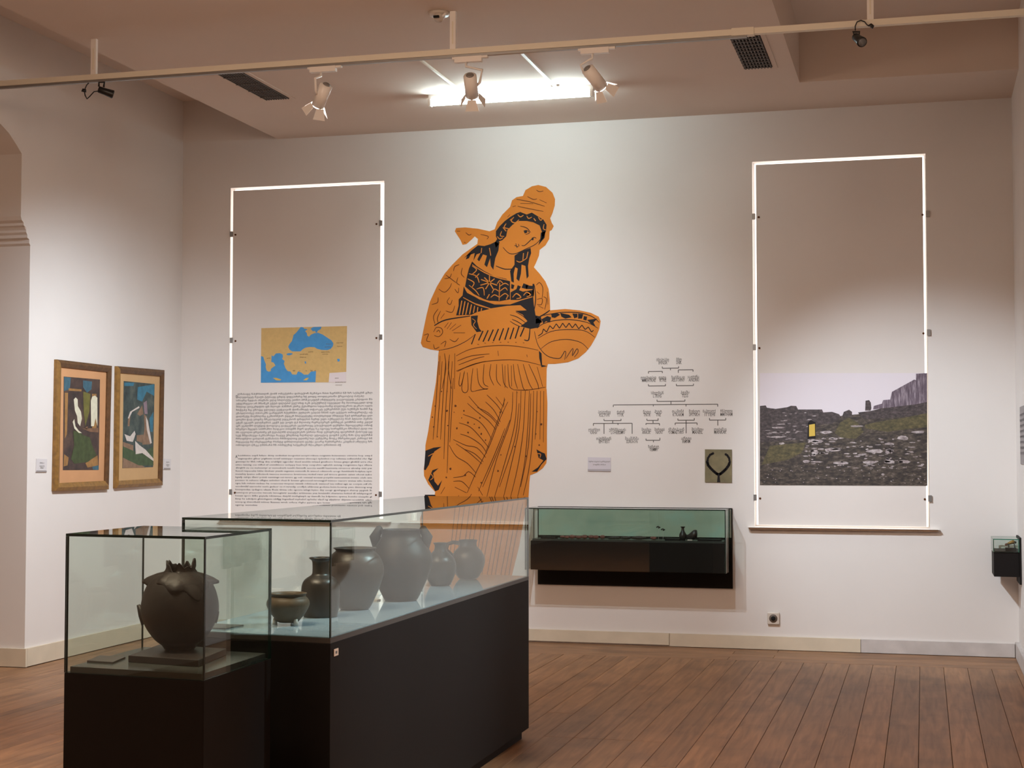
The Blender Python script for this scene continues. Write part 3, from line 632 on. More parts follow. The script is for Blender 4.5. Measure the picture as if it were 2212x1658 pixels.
INK = [
 (2.6, [(-3.2718,2.3726),(-3.3079,2.2987)]), (2.6, [(-3.2306,2.3767),(-3.2717,2.2881)]), (2.6, [(-3.1894,2.3808),(-3.2305,2.2923)]), (2.6, [(-3.1483,2.385),(-3.1894,2.2916)]), (2.6, [(-3.1073,2.3891),(-3.1432,2.2957)]), (2.6, [(-3.0664,2.3932),(-3.0971,2.2998)]), (2.6, [(-3.0255,2.3923),(-3.0562,2.3039)]), (2.6, [(-2.9847,2.4014),(-3.0153,2.3081)]), (2.6, [(-2.944,2.3907),(-2.9746,2.3222)]), (2.4, [(-2.8983,2.3848),(-2.9085,2.2962),(-2.944,2.2969)]),
 (2.2, [(-3.3337,2.3489),(-3.3647,2.2699)]), (2.0, [(-3.1691,2.8723),(-3.0972,2.8452),(-3.0255,2.846)]), (2.6, [(-3.6673,2.4206),(-3.5731,2.4637),(-3.3753,2.4893)]), (2.6, [(-2.8526,2.4577),(-2.7919,2.4859),(-2.7414,2.5192)]),
 (1.6, [(-2.9744,3.1739),(-2.9233,3.1571),(-2.8928,3.1212)]), (1.5, [(-2.9438,3.1231),(-2.9183,3.1371),(-2.903,3.1167),(-2.9336,3.1079)]), (1.7, [(-2.9642,3.0246),(-2.9387,3.0237),(-2.8929,3.0618),(-2.8674,3.0827),(-2.8471,3.075)]), (1.3, [(-3.0204,3.0265),(-2.9897,3.0136)]), (1.2, [(-3.0101,3.0411),(-2.9999,3.006)]), (1.2, [(-2.9897,3.0354),(-2.9846,3.0174)]),
 (1.6, [(-3.1126,3.0148),(-3.0664,2.9685),(-3.0153,2.9618),(-2.9336,2.9938),(-2.8522,3.0306),(-2.7964,3.088)]), (1.6, [(-3.0562,2.492),(-2.9949,2.4708),(-2.9287,2.4249)]), (1.6, [(-3.0408,2.457),(-2.9949,2.4362),(-2.9491,2.4056)]), (1.4, [(-3.0102,2.5127),(-2.9542,2.4798),(-2.9186,2.4444)]), (1.4, [(-3.0562,2.4425),(-3.0153,2.4168),(-2.9745,2.3992)]),
 (1.6, [(-2.8425,2.3836),(-2.7919,2.417),(-2.7012,2.4397),(-2.5807,2.4439),(-2.451,2.4195),(-2.3666,2.3739)]), (1.4, [(-2.8375,2.3048),(-2.7315,2.3568),(-2.6008,2.3689),(-2.471,2.3565),(-2.3916,2.3061)]), (1.8, [(-2.7919,2.481),(-2.6508,2.5004),(-2.5106,2.4942),(-2.4111,2.4626),(-2.3566,2.4175)]),
 (1.3, [(-2.8123,2.2256),(-2.7315,2.2782),(-2.611,2.2937),(-2.5011,2.2691),(-2.4415,2.2144)]), (1.5, [(-2.8628,2.3594),(-2.8325,2.2506),(-2.7619,2.1708),(-2.6714,2.1497),(-2.6412,2.1786),(-2.6262,2.2029),(-2.6161,2.1929),(-2.6262,2.1392)]), (1.4, [(-2.6162,2.1489),(-2.5611,2.2262),(-2.5662,2.1676),(-2.5311,2.2208),(-2.5212,2.1962),(-2.5512,2.1576)]),
 (1.3, [(-3.3441,2.3392),(-3.4166,2.2907),(-3.5205,2.2477),(-3.6302,2.2266)]), (2.0, [(-2.8626,2.7145),(-2.8525,2.6057),(-2.8678,2.5074)])]
for i in range(9):
    INK.append((1.8, [ [(-2.8325,2.3244),(-2.792,2.3777),(-2.7415,2.4012),(-2.6911,2.4149),(-2.6409,2.4187),(-2.5907,2.4176),(-2.5407,2.4117),(-2.4908,2.4008),(-2.4411,2.3851),(-2.4014,2.3599)][i], [(-2.8021,2.3434),(-2.7668,2.3526),(-2.7163,2.3761),(-2.666,2.38),(-2.6158,2.3839),(-2.5658,2.3809),(-2.5158,2.372),(-2.466,2.3661),(-2.4163,2.3456),(-2.3916,2.3207)][i] ]))
    INK.append((1.8, [ [(-2.8021,2.3434),(-2.7668,2.3526),(-2.7163,2.3761),(-2.666,2.38),(-2.6158,2.3839),(-2.5658,2.3809),(-2.5158,2.372),(-2.466,2.3661),(-2.4163,2.3456),(-2.3916,2.3207)][i], [(-2.8325,2.3244),(-2.792,2.3777),(-2.7415,2.4012),(-2.6911,2.4149),(-2.6409,2.4187),(-2.5907,2.4176),(-2.5407,2.4117),(-2.4908,2.4008),(-2.4411,2.3851),(-2.4014,2.3599)][i+1] ]))
for w_, p in INK: ink.stroke(p, px(w_*4.0), on_back, O1+0.0002, taper=len(p) > 2)
BROWN = [
 [(-3.005,3.382),(-2.9029,3.3598),(-2.781,3.319)], [(-2.9948,3.3278),(-2.9029,3.3052),(-2.7911,3.2798)], [(-2.9743,3.3489),(-2.8723,3.3426)], [(-2.8468,3.4468),(-2.8215,3.4337),(-2.791,3.4384)], [(-2.9181,3.4002),(-2.8723,3.3764),(-2.8418,3.3791)], [(-2.8215,3.3713),(-2.7658,3.3441)], [(-3.0357,3.3255),(-3.0101,3.3324)], [(-3.0767,3.2475),(-3.0562,3.2666)],
 [(-3.2931,3.1209),(-3.2311,3.1037),(-3.2414,3.0821)], [(-3.4125,3.1403),(-3.3865,3.1193),(-3.3657,3.1266)], [(-3.4855,3.1531),(-3.4573,3.152)], [(-3.428,3.0657),(-3.4124,3.0601)],
 [(-3.5111,2.8428),(-3.5007,2.8776),(-3.4642,2.8915)], [(-3.4382,2.8657),(-3.4485,2.8209),(-3.4224,2.7901)], [(-3.5738,2.8146),(-3.5319,2.7833),(-3.4901,2.752)], [(-3.5842,2.7848),(-3.5424,2.7936),(-3.5267,2.8232)], [(-3.6312,2.7058),(-3.584,2.6794),(-3.5422,2.7134),(-3.5266,2.748)], [(-3.4745,2.7916),(-3.4849,2.7519),(-3.4588,2.7311)],
 [(-3.5421,2.6382),(-3.5629,2.6037),(-3.5368,2.583),(-3.5212,2.6177)], [(-3.6887,2.5868),(-3.6415,2.6006),(-3.6363,2.6407)], [(-3.6361,2.5503),(-3.6727,2.496),(-3.6621,2.4356)], [(-3.6151,2.5348),(-3.6412,2.4802),(-3.6359,2.445)], [(-3.5837,2.514),(-3.615,2.4747)], [(-3.5732,2.5338),(-3.521,2.5226),(-3.5002,2.5721)], [(-3.5004,2.7022),(-3.4743,2.6715),(-3.4692,2.7114)],
 [(-3.6724,2.3706),(-3.6515,2.4053),(-3.6096,2.3994),(-3.5991,2.3641),(-3.6304,2.3347),(-3.6671,2.3454)], [(-3.6483,2.3701),(-3.6305,2.3848),(-3.62,2.3646)], [(-3.5834,2.4039),(-3.5522,2.4432)], [(-3.5625,2.3934),(-3.5261,2.4427)], [(-3.5416,2.388),(-3.4896,2.4319)], [(-3.5207,2.3776),(-3.4479,2.421)], [(-3.5103,2.3624),(-3.4167,2.3605)],
 [(-3.7512,2.3471),(-3.7144,2.3564),(-3.7301,2.3065),(-3.6985,2.2959)], [(-3.6722,2.2754),(-3.6616,2.2401),(-3.625,2.2545)], [(-3.6146,2.2743),(-3.5728,2.2986),(-3.5831,2.2538)], [(-3.5415,2.313),(-3.4997,2.2923),(-3.4686,2.3216)],
 [(-2.8474,2.7141),(-2.822,2.7332),(-2.7967,2.693),(-2.8019,2.6142)], [(-2.8424,2.6054),(-2.8019,2.6093),(-2.807,2.5651),(-2.8424,2.566)], [(-2.7917,2.6238),(-2.7665,2.6035),(-2.7817,2.5251)], [(-2.8323,2.5559),(-2.7918,2.5352)], [(-2.8423,2.6646),(-2.8221,2.6444)], [(-2.7614,2.6625),(-2.7564,2.5639)],
 [(-3.4891,2.1823),(-3.3854,2.2284),(-3.2614,2.2502),(-3.1073,2.2574),(-2.9542,2.2409),(-2.8325,2.2151)], [(-3.4785,2.0605),(-3.3645,2.1107),(-3.2201,2.1384),(-3.0051,2.143),(-2.8124,2.1008)], [(-3.4787,2.1423),(-3.3646,2.1803),(-3.2201,2.1929)], [(-3.4682,2.1122),(-3.3439,2.1552),(-3.2613,2.1737)], [(-3.1534,2.2166),(-3.1482,2.1769)], [(-2.9238,2.1832),(-2.9187,2.1634)],
 [(-3.3182,2.2691),(-3.3027,2.2668)], [(-3.2614,2.278),(-3.249,2.2758)], [(-3.1996,2.2808),(-3.1873,2.2806)], [(-3.138,2.2817),(-3.1257,2.2815)], [(-3.0766,2.2826),(-3.0643,2.2813)], [(-3.0153,2.2795),(-3.0031,2.2773)], [(-2.9542,2.2744),(-2.942,2.2722)], [(-3.583,2.2038),(-3.5724,2.0838),(-3.6034,1.9264)], [(-3.5413,2.1931),(-3.5515,2.0835),(-3.5251,1.9256)], [(-3.4996,2.2024),(-3.5012,1.9254)], [(-3.6196,2.1844),(-3.6245,2.0345)],
 [(-3.6304,2.1425),(-3.6524,1.8169),(-3.6746,1.5351)], [(-3.602,2.1421),(-3.624,1.8167),(-3.6439,1.5513)], [(-3.5736,2.1417),(-3.5957,1.8381),(-3.6143,1.535)], [(-3.5452,2.1413),(-3.5728,1.7621),(-3.5868,1.3836)], [(-3.5203,2.1409),(-3.5444,1.7078),(-3.5606,1.2757)], [(-3.511,2.0107),(-3.5241,1.7618),(-3.5384,1.5132)],
 [(-3.4545,2.0533),(-3.4657,1.9668),(-3.4487,1.9537),(-3.4207,2.0528)], [(-3.4207,2.0637),(-3.443,1.9341),(-3.4204,1.8961),(-3.3923,1.9228),(-3.3981,2.0525)], [(-3.3531,2.0844),(-3.3698,1.9226),(-3.3417,1.9061)], [(-3.3194,2.0839),(-3.3081,1.9759),(-3.2744,1.9302),(-3.2353,1.9212)], [(-3.2634,2.1155),(-3.2689,1.9754),(-3.2297,1.9405)], [(-3.2075,2.1147),(-3.2186,2.0287),(-3.185,1.9508)], [(-3.1628,2.114),(-3.1628,1.9957),(-3.1293,1.9459)], [(-3.1182,2.1134),(-3.1071,1.9736),(-3.0737,1.9281)], [(-3.0738,2.1127),(-3.0626,1.9516),(-3.0294,1.9169)], [(-3.0294,2.1121),(-3.0183,1.994),(-2.9962,1.9219)], [(-2.9961,2.1116),(-2.952,1.929),(-2.9189,1.9158)], [(-2.9519,2.111),(-2.9078,1.9713),(-2.8748,1.9154)], [(-2.9077,2.1103),(-2.8418,1.9705),(-2.8286,1.917)], [(-2.8417,2.088),(-2.7979,1.9359)], [(-3.4884,2.0646),(-3.3419,2.1145),(-3.2522,2.1369)], [(-3.096,2.1023),(-3.096,1.9305)], [(-3.046,2.1016),(-3.0427,1.9407)],
 [(-3.3417,1.9061),(-3.2968,1.9164),(-3.2297,1.9265)], [(-3.0294,1.9148),(-2.9189,1.9115),(-2.776,1.9325)],
 [(-3.3866,1.8688),(-3.2967,1.771),(-3.2072,1.7059),(-3.1459,1.6359)], [(-3.3978,1.8149),(-3.3191,1.7475),(-3.2295,1.6792),(-3.1682,1.6092)], [(-3.4315,1.7288),(-3.319,1.685),(-3.2518,1.6202),(-3.2015,1.5342)], [(-3.4652,1.6642),(-3.3751,1.6314),(-3.2965,1.5559),(-3.2238,1.4699)], [(-3.4538,1.5778),(-3.375,1.5507),(-3.2853,1.4914),(-3.2405,1.427)], [(-3.5101,1.5348),(-3.4086,1.4893),(-3.3188,1.4699),(-3.2494,1.3948)], [(-3.544,1.4916),(-3.4874,1.4053),(-3.3972,1.3516),(-3.3276,1.2766)], [(-3.4875,1.5024),(-3.3748,1.4269),(-3.2795,1.3465)], [(-3.5096,1.2414),(-3.4308,1.2525),(-3.3859,1.2871),(-3.3298,1.2444)], [(-3.5096,1.2112),(-3.442,1.2116),(-3.3835,1.1582)], [(-3.4982,1.1682),(-3.4025,1.1237)], [(-3.4198,1.4592),(-3.3412,1.4269),(-3.2684,1.3626)],
 [(-3.2408,1.8782),(-3.1627,1.8023),(-3.1126,1.7322)], [(-3.1683,1.8614),(-3.1126,1.789)], [(-3.252,1.8245),(-3.1849,1.7595),(-3.1315,1.668)], [(-3.3191,1.7819),(-3.2296,1.7383),(-3.1403,1.652)], [(-3.1015,1.8554),(-3.107,1.7804)],
 [(-3.0737,1.823),(-3.1404,1.6841),(-3.2182,1.4913),(-3.3186,1.2981),(-3.3969,1.1259)], [(-3.0959,1.8447),(-3.157,1.6735),(-3.2461,1.4484)],
 [(-3.0349,1.8977),(-3.0515,1.6837),(-3.1625,1.3842),(-3.2403,1.0949)], [(-3.0017,1.9059),(-3.0183,1.6514),(-3.0958,1.3629),(-3.179,1.0954)], [(-2.9685,1.9056),(-2.9852,1.6192),(-3.0515,1.3203),(-3.1069,1.0959)], [(-2.9354,1.9074),(-2.9521,1.5978),(-2.9963,1.3205),(-3.0515,1.0963)], [(-2.9023,1.9071),(-2.919,1.5763),(-2.9466,1.3206),(-2.9963,1.0968)], [(-2.8693,1.9068),(-2.8805,1.5336),(-2.9081,1.2994),(-2.9522,1.1077)], [(-2.8418,1.9043),(-2.8475,1.7039),(-2.8586,1.5336)], [(-2.8144,1.9041),(-2.8202,1.5335)], [(-2.7891,1.9038),(-2.7928,1.5122)], [(-3.0571,1.6837),(-3.1514,1.4484),(-3.2738,1.1696)], [(-2.9851,1.8116),(-3.0183,1.5339),(-3.1402,1.1704)], [(-2.8913,1.8856),(-2.9102,1.491),(-2.972,1.1714)], [(-3.0959,1.6196),(-3.1848,1.4056),(-3.3073,1.1372)], [(-3.3129,1.1694),(-3.2737,1.1053)], [(-3.3632,1.1154),(-3.3968,1.0615)], [(-3.4643,1.1039),(-3.498,1.0499)], [(-3.5773,1.1677),(-3.6112,1.1136)]]
for k in range(15):
    a, b = [(-3.5093,1.0498),(-2.9357,1.0547),(-3.5983,0.3501),(-3.0736,0.3626)][0:2], [(-3.5093,1.0498),(-2.9357,1.0547),(-3.5983,0.3501),(-3.0736,0.3626)][2:4]
    t_ = (k+0.5)/15
    BROWN.append([(a[0][0]+(a[1][0]-a[0][0])*t_, a[0][1]), ((a[0][0]+(a[1][0]-a[0][0])*t_+b[0][0]+(b[1][0]-b[0][0])*t_)/2-0.006*((k % 3)-1), (a[0][1]+b[0][1])/2), (b[0][0]+(b[1][0]-b[0][0])*t_, b[0][1])])
for p in BROWN: br.stroke(p, px(6.4), on_back, O1+0.0001, taper=True)
rd = random.Random(3)
for (u, v) in [(-3.6581,1.7953),(-3.6691,1.6326),(-3.5615,1.7566),(-3.6072,1.9087),(-3.4936,1.794),(-3.5049,1.7454),(-3.4259,1.7557),(-3.4427,1.7019),(-3.392,1.6638),(-3.3919,1.5884),(-3.3414,1.6528),(-3.3022,1.6258),(-3.4821,1.6211),(-3.5556,1.643),(-3.5323,1.3081),(-3.5661,1.2433),(-3.4139,1.2601),(-3.1513,1.2933),(-3.285,1.2017),(-3.0017,1.892),(-2.8419,1.7465),(-2.853,1.5761),(-2.8091,1.6505),(-3.0183,1.4805),(-3.1292,1.4163),(-3.2853,1.5773),(-3.2517,1.5289),(-2.9301,1.4058),(-3.107,1.5554),(-3.2966,1.7011),(-3.1348,1.7431),(-3.5618,1.9083),(-3.6405,1.5567),(-2.8257,1.491),(-3.6807,1.7086)]:
    r_ = px(rd.uniform(5, 11)); n = 6
    br.flat([(u+r_*cos(2*pi*i/n)*rd.uniform(0.6,1.2), v+r_*sin(2*pi*i/n)*rd.uniform(0.6,1.2)) for i in range(n)], on_back, O1)
for poly in [
  [(-3.0511,2.6652),(-3.0051,2.6888),(-2.9541,2.6676),(-2.8677,2.6801),(-2.8677,2.6307),(-2.9745,2.6038),(-3.0511,2.6058)], [(-2.949,2.7318),(-2.9083,2.7158),(-2.9236,2.6866),(-2.9643,2.6976)], [(-3.046,2.7296),(-3.0204,2.7189),(-3.0306,2.6895),(-3.048,2.6949)], [(-2.8526,2.4824),(-2.8121,2.4716),(-2.802,2.4271),(-2.8526,2.4183)],
  [(-2.7313,2.4895),(-2.681,2.4952),(-2.6609,2.4829),(-2.7011,2.4593),(-2.7263,2.4648)], [(-2.5656,2.4906),(-2.5256,2.4877),(-2.5257,2.4603),(-2.5507,2.453)], [(-2.4758,2.4689),(-2.4509,2.4635),(-2.4559,2.4343),(-2.4808,2.4417)],
  [(-3.4122,2.9299),(-3.3967,2.9695),(-3.3655,2.9784),(-3.3863,2.9391)], [(-2.8116,3.1183),(-2.7761,3.1268),(-2.7812,3.0776),(-2.8116,3.0441),(-2.8319,3.02),(-2.8167,3.069)], [(-3.1589,3.0812),(-3.1383,3.0505),(-3.1692,3.0118),(-3.1795,3.052)]]:
    ink.flat(poly, on_back, O1)
LIGHT = [
 (2.6, [(-3.0357,2.6252),(-3.0051,2.6541),(-2.9694,2.6235),(-3.0051,2.6145)]), (2.4, [(-2.949,2.6378),(-2.9236,2.6619),(-2.8931,2.6413),(-2.9236,2.6273)]), (2.2, [(-2.9948,3.2642),(-2.9743,3.2454),(-2.9488,3.2574)]), (2.2, [(-2.9233,3.2514),(-2.908,3.2309),(-2.8826,3.2399)]), (2.2, [(-2.8673,3.2293),(-2.8521,3.2089)]), (2.2, [(-3.1126,3.1692),(-3.087,3.1383)]), (2.2, [(-3.0562,3.2218),(-3.0357,3.2359)]), (2.0, [(-3.2827,3.0156),(-3.2878,2.9758)]), (2.0, [(-3.2207,3.0135),(-3.2103,2.9533)]), (2.0, [(-2.9489,2.9646),(-2.954,2.9053)]), (2.0, [(-2.9132,2.9733),(-2.9234,2.9241)]),
 (2.4, [(-3.3602,2.8883),(-3.2618,2.8253),(-3.1588,2.7824),(-3.0562,2.7547)]), (2.6, [(-3.4015,2.6746),(-3.303,2.6271),(-3.1792,2.5891),(-3.0562,2.5861),(-2.8779,2.6261)]), (2.4, [(-3.4326,2.6354),(-3.3236,2.5778),(-3.2204,2.5454)]),
 (2.4, [(-3.2205,2.7444),(-3.2618,2.7854)]), (2.4, [(-3.2205,2.7444),(-3.2205,2.8042)]), (2.4, [(-3.2205,2.7444),(-3.1793,2.7731)]), (2.4, [(-3.2205,2.7444),(-3.1587,2.7228)]), (2.4, [(-3.2205,2.7444),(-3.1896,2.6938)]), (2.4, [(-3.2205,2.7444),(-3.2514,2.6955)]), (2.4, [(-3.2205,2.7444),(-3.2928,2.7265)]), (2.2, [(-3.2205,2.7444),(-3.2876,2.7712)]),
 (2.4, [(-3.3602,2.8783),(-3.3239,2.8472),(-3.3653,2.8084)]), (2.4, [(-3.3861,2.8191),(-3.3239,2.7972),(-3.3031,2.7467)]), (2.4, [(-3.3965,2.7794),(-3.3445,2.7479),(-3.3652,2.7086)]), (2.2, [(-3.3342,2.7876),(-3.3032,2.8166)]), (2.2, [(-3.3238,2.6974),(-3.2721,2.706),(-3.2617,2.646)]), (2.2, [(-3.386,2.7291),(-3.3341,2.6877),(-3.303,2.647)]),
 (2.2, [(-3.1433,2.6031),(-3.1402,2.6925),(-3.1382,2.7421)]), (2.2, [(-3.1402,2.6726),(-3.1793,2.6935),(-3.1999,2.6642)]), (2.2, [(-3.1402,2.6726),(-3.0971,2.7012),(-3.0767,2.6808)]), (2.2, [(-3.1402,2.6279),(-3.1793,2.6488),(-3.2101,2.6297)]), (2.2, [(-3.1402,2.6279),(-3.0971,2.6565),(-3.0664,2.6359)]), (2.2, [(-3.1382,2.7123),(-3.0972,2.736),(-3.0664,2.7202)]), (2.2, [(-3.1587,2.7327),(-3.1382,2.757),(-3.1125,2.7364)]), (2.2, [(-3.0869,2.6116),(-3.0715,2.641)]), (2.2, [(-3.241,2.6205),(-3.2205,2.6548)]),
 (2.6, [(-3.443,2.6107),(-3.4636,2.5013)]), (2.6, [(-3.417,2.605),(-3.4376,2.5007)]), (2.6, [(-3.391,2.5944),(-3.4117,2.5001)]), (2.6, [(-3.3651,2.5788),(-3.3805,2.5044)]), (2.4, [(-3.3392,2.5682),(-3.3495,2.5136)]), (2.2, [(-3.3133,2.5576),(-3.3184,2.5199)]), (2.2, [(-3.2823,2.5489),(-3.2874,2.5271)]),
 (2.6, [(-3.0255,3.2455),(-3.046,3.2164),(-3.0152,3.2003),(-2.9846,3.224)]), (2.4, [(-3.087,3.1981),(-3.1024,3.1688),(-3.0665,3.1575)]), (2.2, [(-3.1229,3.1397),(-3.1332,3.1052),(-3.1024,3.0991)]), (2.4, [(-2.8318,3.2379),(-2.8115,3.2123),(-2.7963,3.2315)]), (2.2, [(-2.7862,3.1816),(-2.7913,3.1472),(-2.771,3.1365)]), (2.2, [(-3.1589,3.1011),(-3.1383,3.0804),(-3.1126,3.0895)]), (2.0, [(-3.005,2.9069),(-2.9744,2.896),(-2.9234,2.9241)]), (1.8, [(-3.3598,2.469),(-3.3339,2.4485),(-3.3493,2.4189),(-3.3234,2.3885)]), (2.0, [(-3.7141,1.4051),(-3.6686,1.4268),(-3.6402,1.4105)]), (2.0, [(-3.7025,1.3401),(-3.6742,1.3835)]), (2.0, [(-3.6967,1.2752),(-3.6739,1.2428),(-3.6966,1.2211)]), (2.0, [(-2.8422,1.4272),(-2.8148,1.4219),(-2.8203,1.3953)])]
for w_, p in LIGHT: top.stroke(p, px(w_*3.6), on_back, O2, taper=len(p) > 2)
(ru, rv) = [(-3.6541,1.0463)][0]
top.flat([(ru+0.020*cos(2*pi*i/14), rv+0.024*sin(2*pi*i/14)) for i in range(14)], on_back, O2)
put('black_drawing', ink, M_INK, fig, label='black painted hair, sash and bowl pattern')['kind'] = 'stuff'
put('brown_drawing', br, M_BROWNINK, fig, label='fine brown fold lines')['kind'] = 'stuff'
put('ochre_drawing', top, M_ORANGE, fig)['kind'] = 'stuff'

# ---- family tree lettering
ft_ = thing('family_tree_chart', 'small grey family tree of names and brackets lettered on the wall', 'wall lettering', [(-1.8474,1.4933)][0][:1] + (DW, 1.6))
(gu, gv), (gu2, _) = [(-2.4097,2.1945),(-1.8977,2.186)]
gk = (gu2-gu)/1000
def gp(x, y): return (gu+x*gk, gv-y*gk)
NAMES = [(1045,150,185),(1050,198,130),(1285,150,80),(1285,198,80),(835,408,230),(840,452,200),(1040,408,110),(1050,452,95),(1270,408,195),(1270,452,190),(1495,403,165),(1500,452,150),(965,634,185),(965,682,125),(1370,630,125),(1370,682,95),
 (175,908,190),(175,957,150),(420,908,115),(418,957,95),(810,908,110),(810,957,105),(975,904,110),(978,957,75),(1265,904,170),(1270,957,160),(1505,904,160),(1505,957,155),(1720,904,185),(1730,957,150),(1970,904,175),(1970,957,175),
 (22,1168,175),(15,1213,100),(370,1168,250),(380,1213,210),(800,1168,140),(800,1213,125),(995,1168,150),(995,1213,110),(1240,1168,235),(1240,1213,225),(1550,1168,170),(1550,1213,150),(1880,1168,180),(1880,1213,175),
 (165,1298,225),(175,1346,165),(585,1298,205),(585,1346,170),(1385,1298,150),(1385,1346,115),(905,1418,160),(905,1464,115)]
for i, (cx, cy, ww) in enumerate(NAMES):
    u, v = gp(cx, cy)
    if i % 2 == 0: nm = MB()
    write(nm, ''.join(random.choice(GEO if i % 2 == 0 else 'AEIOLNRSTKHM') for _ in range(max(3, int(ww/23)))), u, v, ww*gk, on_back, 0.001, height=0.030 if i % 2 == 0 else 0.036, center=True)
    if i % 2 == 1: put('name', nm, M_TEXTL, ft_)
ln = MB()
for pl in [[(1040,230),(1040,255),(1280,255),(1280,230)],[(1160,255),(1160,285)],[(835,330),(835,300),(1040,300),(1040,325)],[(1275,325),(1275,282),(1490,282),(1490,310)],[(835,485),(835,512),(1085,512),(1085,485)],[(1245,485),(1245,512),(1495,512),(1495,485)],
 [(960,712),(960,738),(1370,738),(1370,712)],[(1165,738),(1165,785)],[(310,815),(310,785),(1845,785),(1845,820)],[(905,785),(905,810)],[(1385,785),(1385,815)],
 [(170,990),(170,1015),(425,1015),(425,990)],[(300,1015),(300,1055)],[(10,1090),(10,1055),(590,1055),(590,1210)],[(170,1055),(170,1210)],[(380,1055),(380,1080)],[(810,990),(810,1015),(975,1015),(975,985)],[(900,1015),(900,1060)],[(795,1080),(795,1060),(995,1060),(995,1090)],
 [(1265,990),(1265,1015),(1505,1015),(1505,985)],[(1385,1015),(1385,1205)],[(1225,1085),(1225,1055),(1545,1055),(1545,1085)],[(1725,985),(1725,1015),(1960,1015),(1960,985)],[(1845,1015),(1845,1095)],[(795,1280),(795,1305),(1000,1305),(1000,1270)],[(905,1305),(905,1335)]]:
    for a, b in zip(pl[:-1], pl[1:]):
        ln.stroke([gp(*a), gp(*b)], 12*gk, on_back, 0.001, curve=False)
put('bracket_lines', ln, M_TEXTL, ft_)['kind'] = 'stuff'

# ---- small caption and necklace picture
def card(mp, r, name, label, cat, mat, th=0.004):
    t = thing(name, label, cat, mp(r[0][0], r[0][1], 0))
    put('plate', MB().prism(r, mp, 0.0005, th), mat, t)
    return t
cp = card(on_back, [(-2.4473,1.3995),(-2.2711,1.3963),(-2.2714,1.2919),(-2.4475,1.2947)], 'caption_card', 'small white caption card on the wall under the family tree', 'label', plain('lilac_white_card', srgb(206, 198, 204), 0.5))
cm = MB()
for (x_, y_, w_) in ((1295, 997.5, 48), (1295, 1004, 30)):
    (u, v), (u2, _) = [(-2.3582,1.363),(-2.3546,1.363)]
    k = u2-u
    write(cm, fake_words(int(w_/2.4), GEO), u, v-(y_-997.5)*k, (w_-3)*k, on_back, 0.0046, center=True, height=0.012)
put('lettering', cm, M_TEXTL, cp)
put('lower_edge', MB().prism([(-2.4475,1.3105),(-2.2713,1.3093),(-2.2714,1.2919),(-2.4475,1.2947)], on_back, 0.0041, 0.007), plain('grey_card_edge', srgb(172, 164, 168), 0.5), cp)
nk = card(on_back, [(-1.5605,1.4588),(-1.3622,1.457),(-1.3637,1.2133),(-1.5619,1.2157)], 'necklace_picture', 'small picture of a dark bead necklace on olive ground', 'picture', plain('olive_print', srgb(120, 110, 80), 0.6, var=0.22, scale=14), 0.008)
beads = MB()
path = [(-1.5008,1.4282),(-1.522,1.4177),(-1.5383,1.3931),(-1.5434,1.365),(-1.5365,1.3404),(-1.519,1.3194),(-1.4981,1.2985),(-1.4771,1.281),(-1.4597,1.2706),(-1.4421,1.2812),(-1.421,1.2987),(-1.4034,1.3163),(-1.3858,1.3408),(-1.3772,1.3653),(-1.382,1.3933),(-1.3958,1.4143),(-1.4167,1.4283)]
path2 = []
for i in range(len(path)-1):
    for k in range(2): path2.append(tuple(path[i][j]+(path[i+1][j]-path[i][j])*k/2 for j in (0, 1)))
for i, (u, v) in enumerate(path2):
    r_ = 0.0115 if 5 < i < 26 else 0.0095
    beads.flat([(u+r_*cos(2*pi*k/8), v+r_*sin(2*pi*k/8)) for k in range(8)], on_back, 0.0086)
put('bead_print', beads, M_INK, nk)['kind'] = 'stuff'
pd = MB(); (u, v) = [(-1.4598,1.2461)][0]
pd.flat([(u-0.006, v+0.03), (u+0.006, v+0.03), (u+0.012, v-0.03), (u-0.012, v-0.03)], on_back, 0.0088)
put('pendant_print', pd, M_INK, nk)

# ---- socket
so = thing('power_socket', 'small white power socket low on the back wall', 'socket', [(-1.0702,0.2342)][0][:1] + (DW, 0.19))
su, sv = [(-1.0669,0.2293)][0]
bevel(put('face_plate', MB().box(su-0.044, DW-0.022, sv-0.044, su+0.044, DW-0.0005, sv+0.044), M_PLASTIC, so), 0.006)
put('socket_ring', MB().tube([(su, DW-0.0224, sv), (su, DW-0.026, sv)], [0.030, 0.028], 24), M_DARKHOLE, so)
put('socket_well', MB().tube([(su, DW-0.0262, sv), (su, DW-0.0268, sv)], [0.017, 0.017], 20), M_VOID, so)

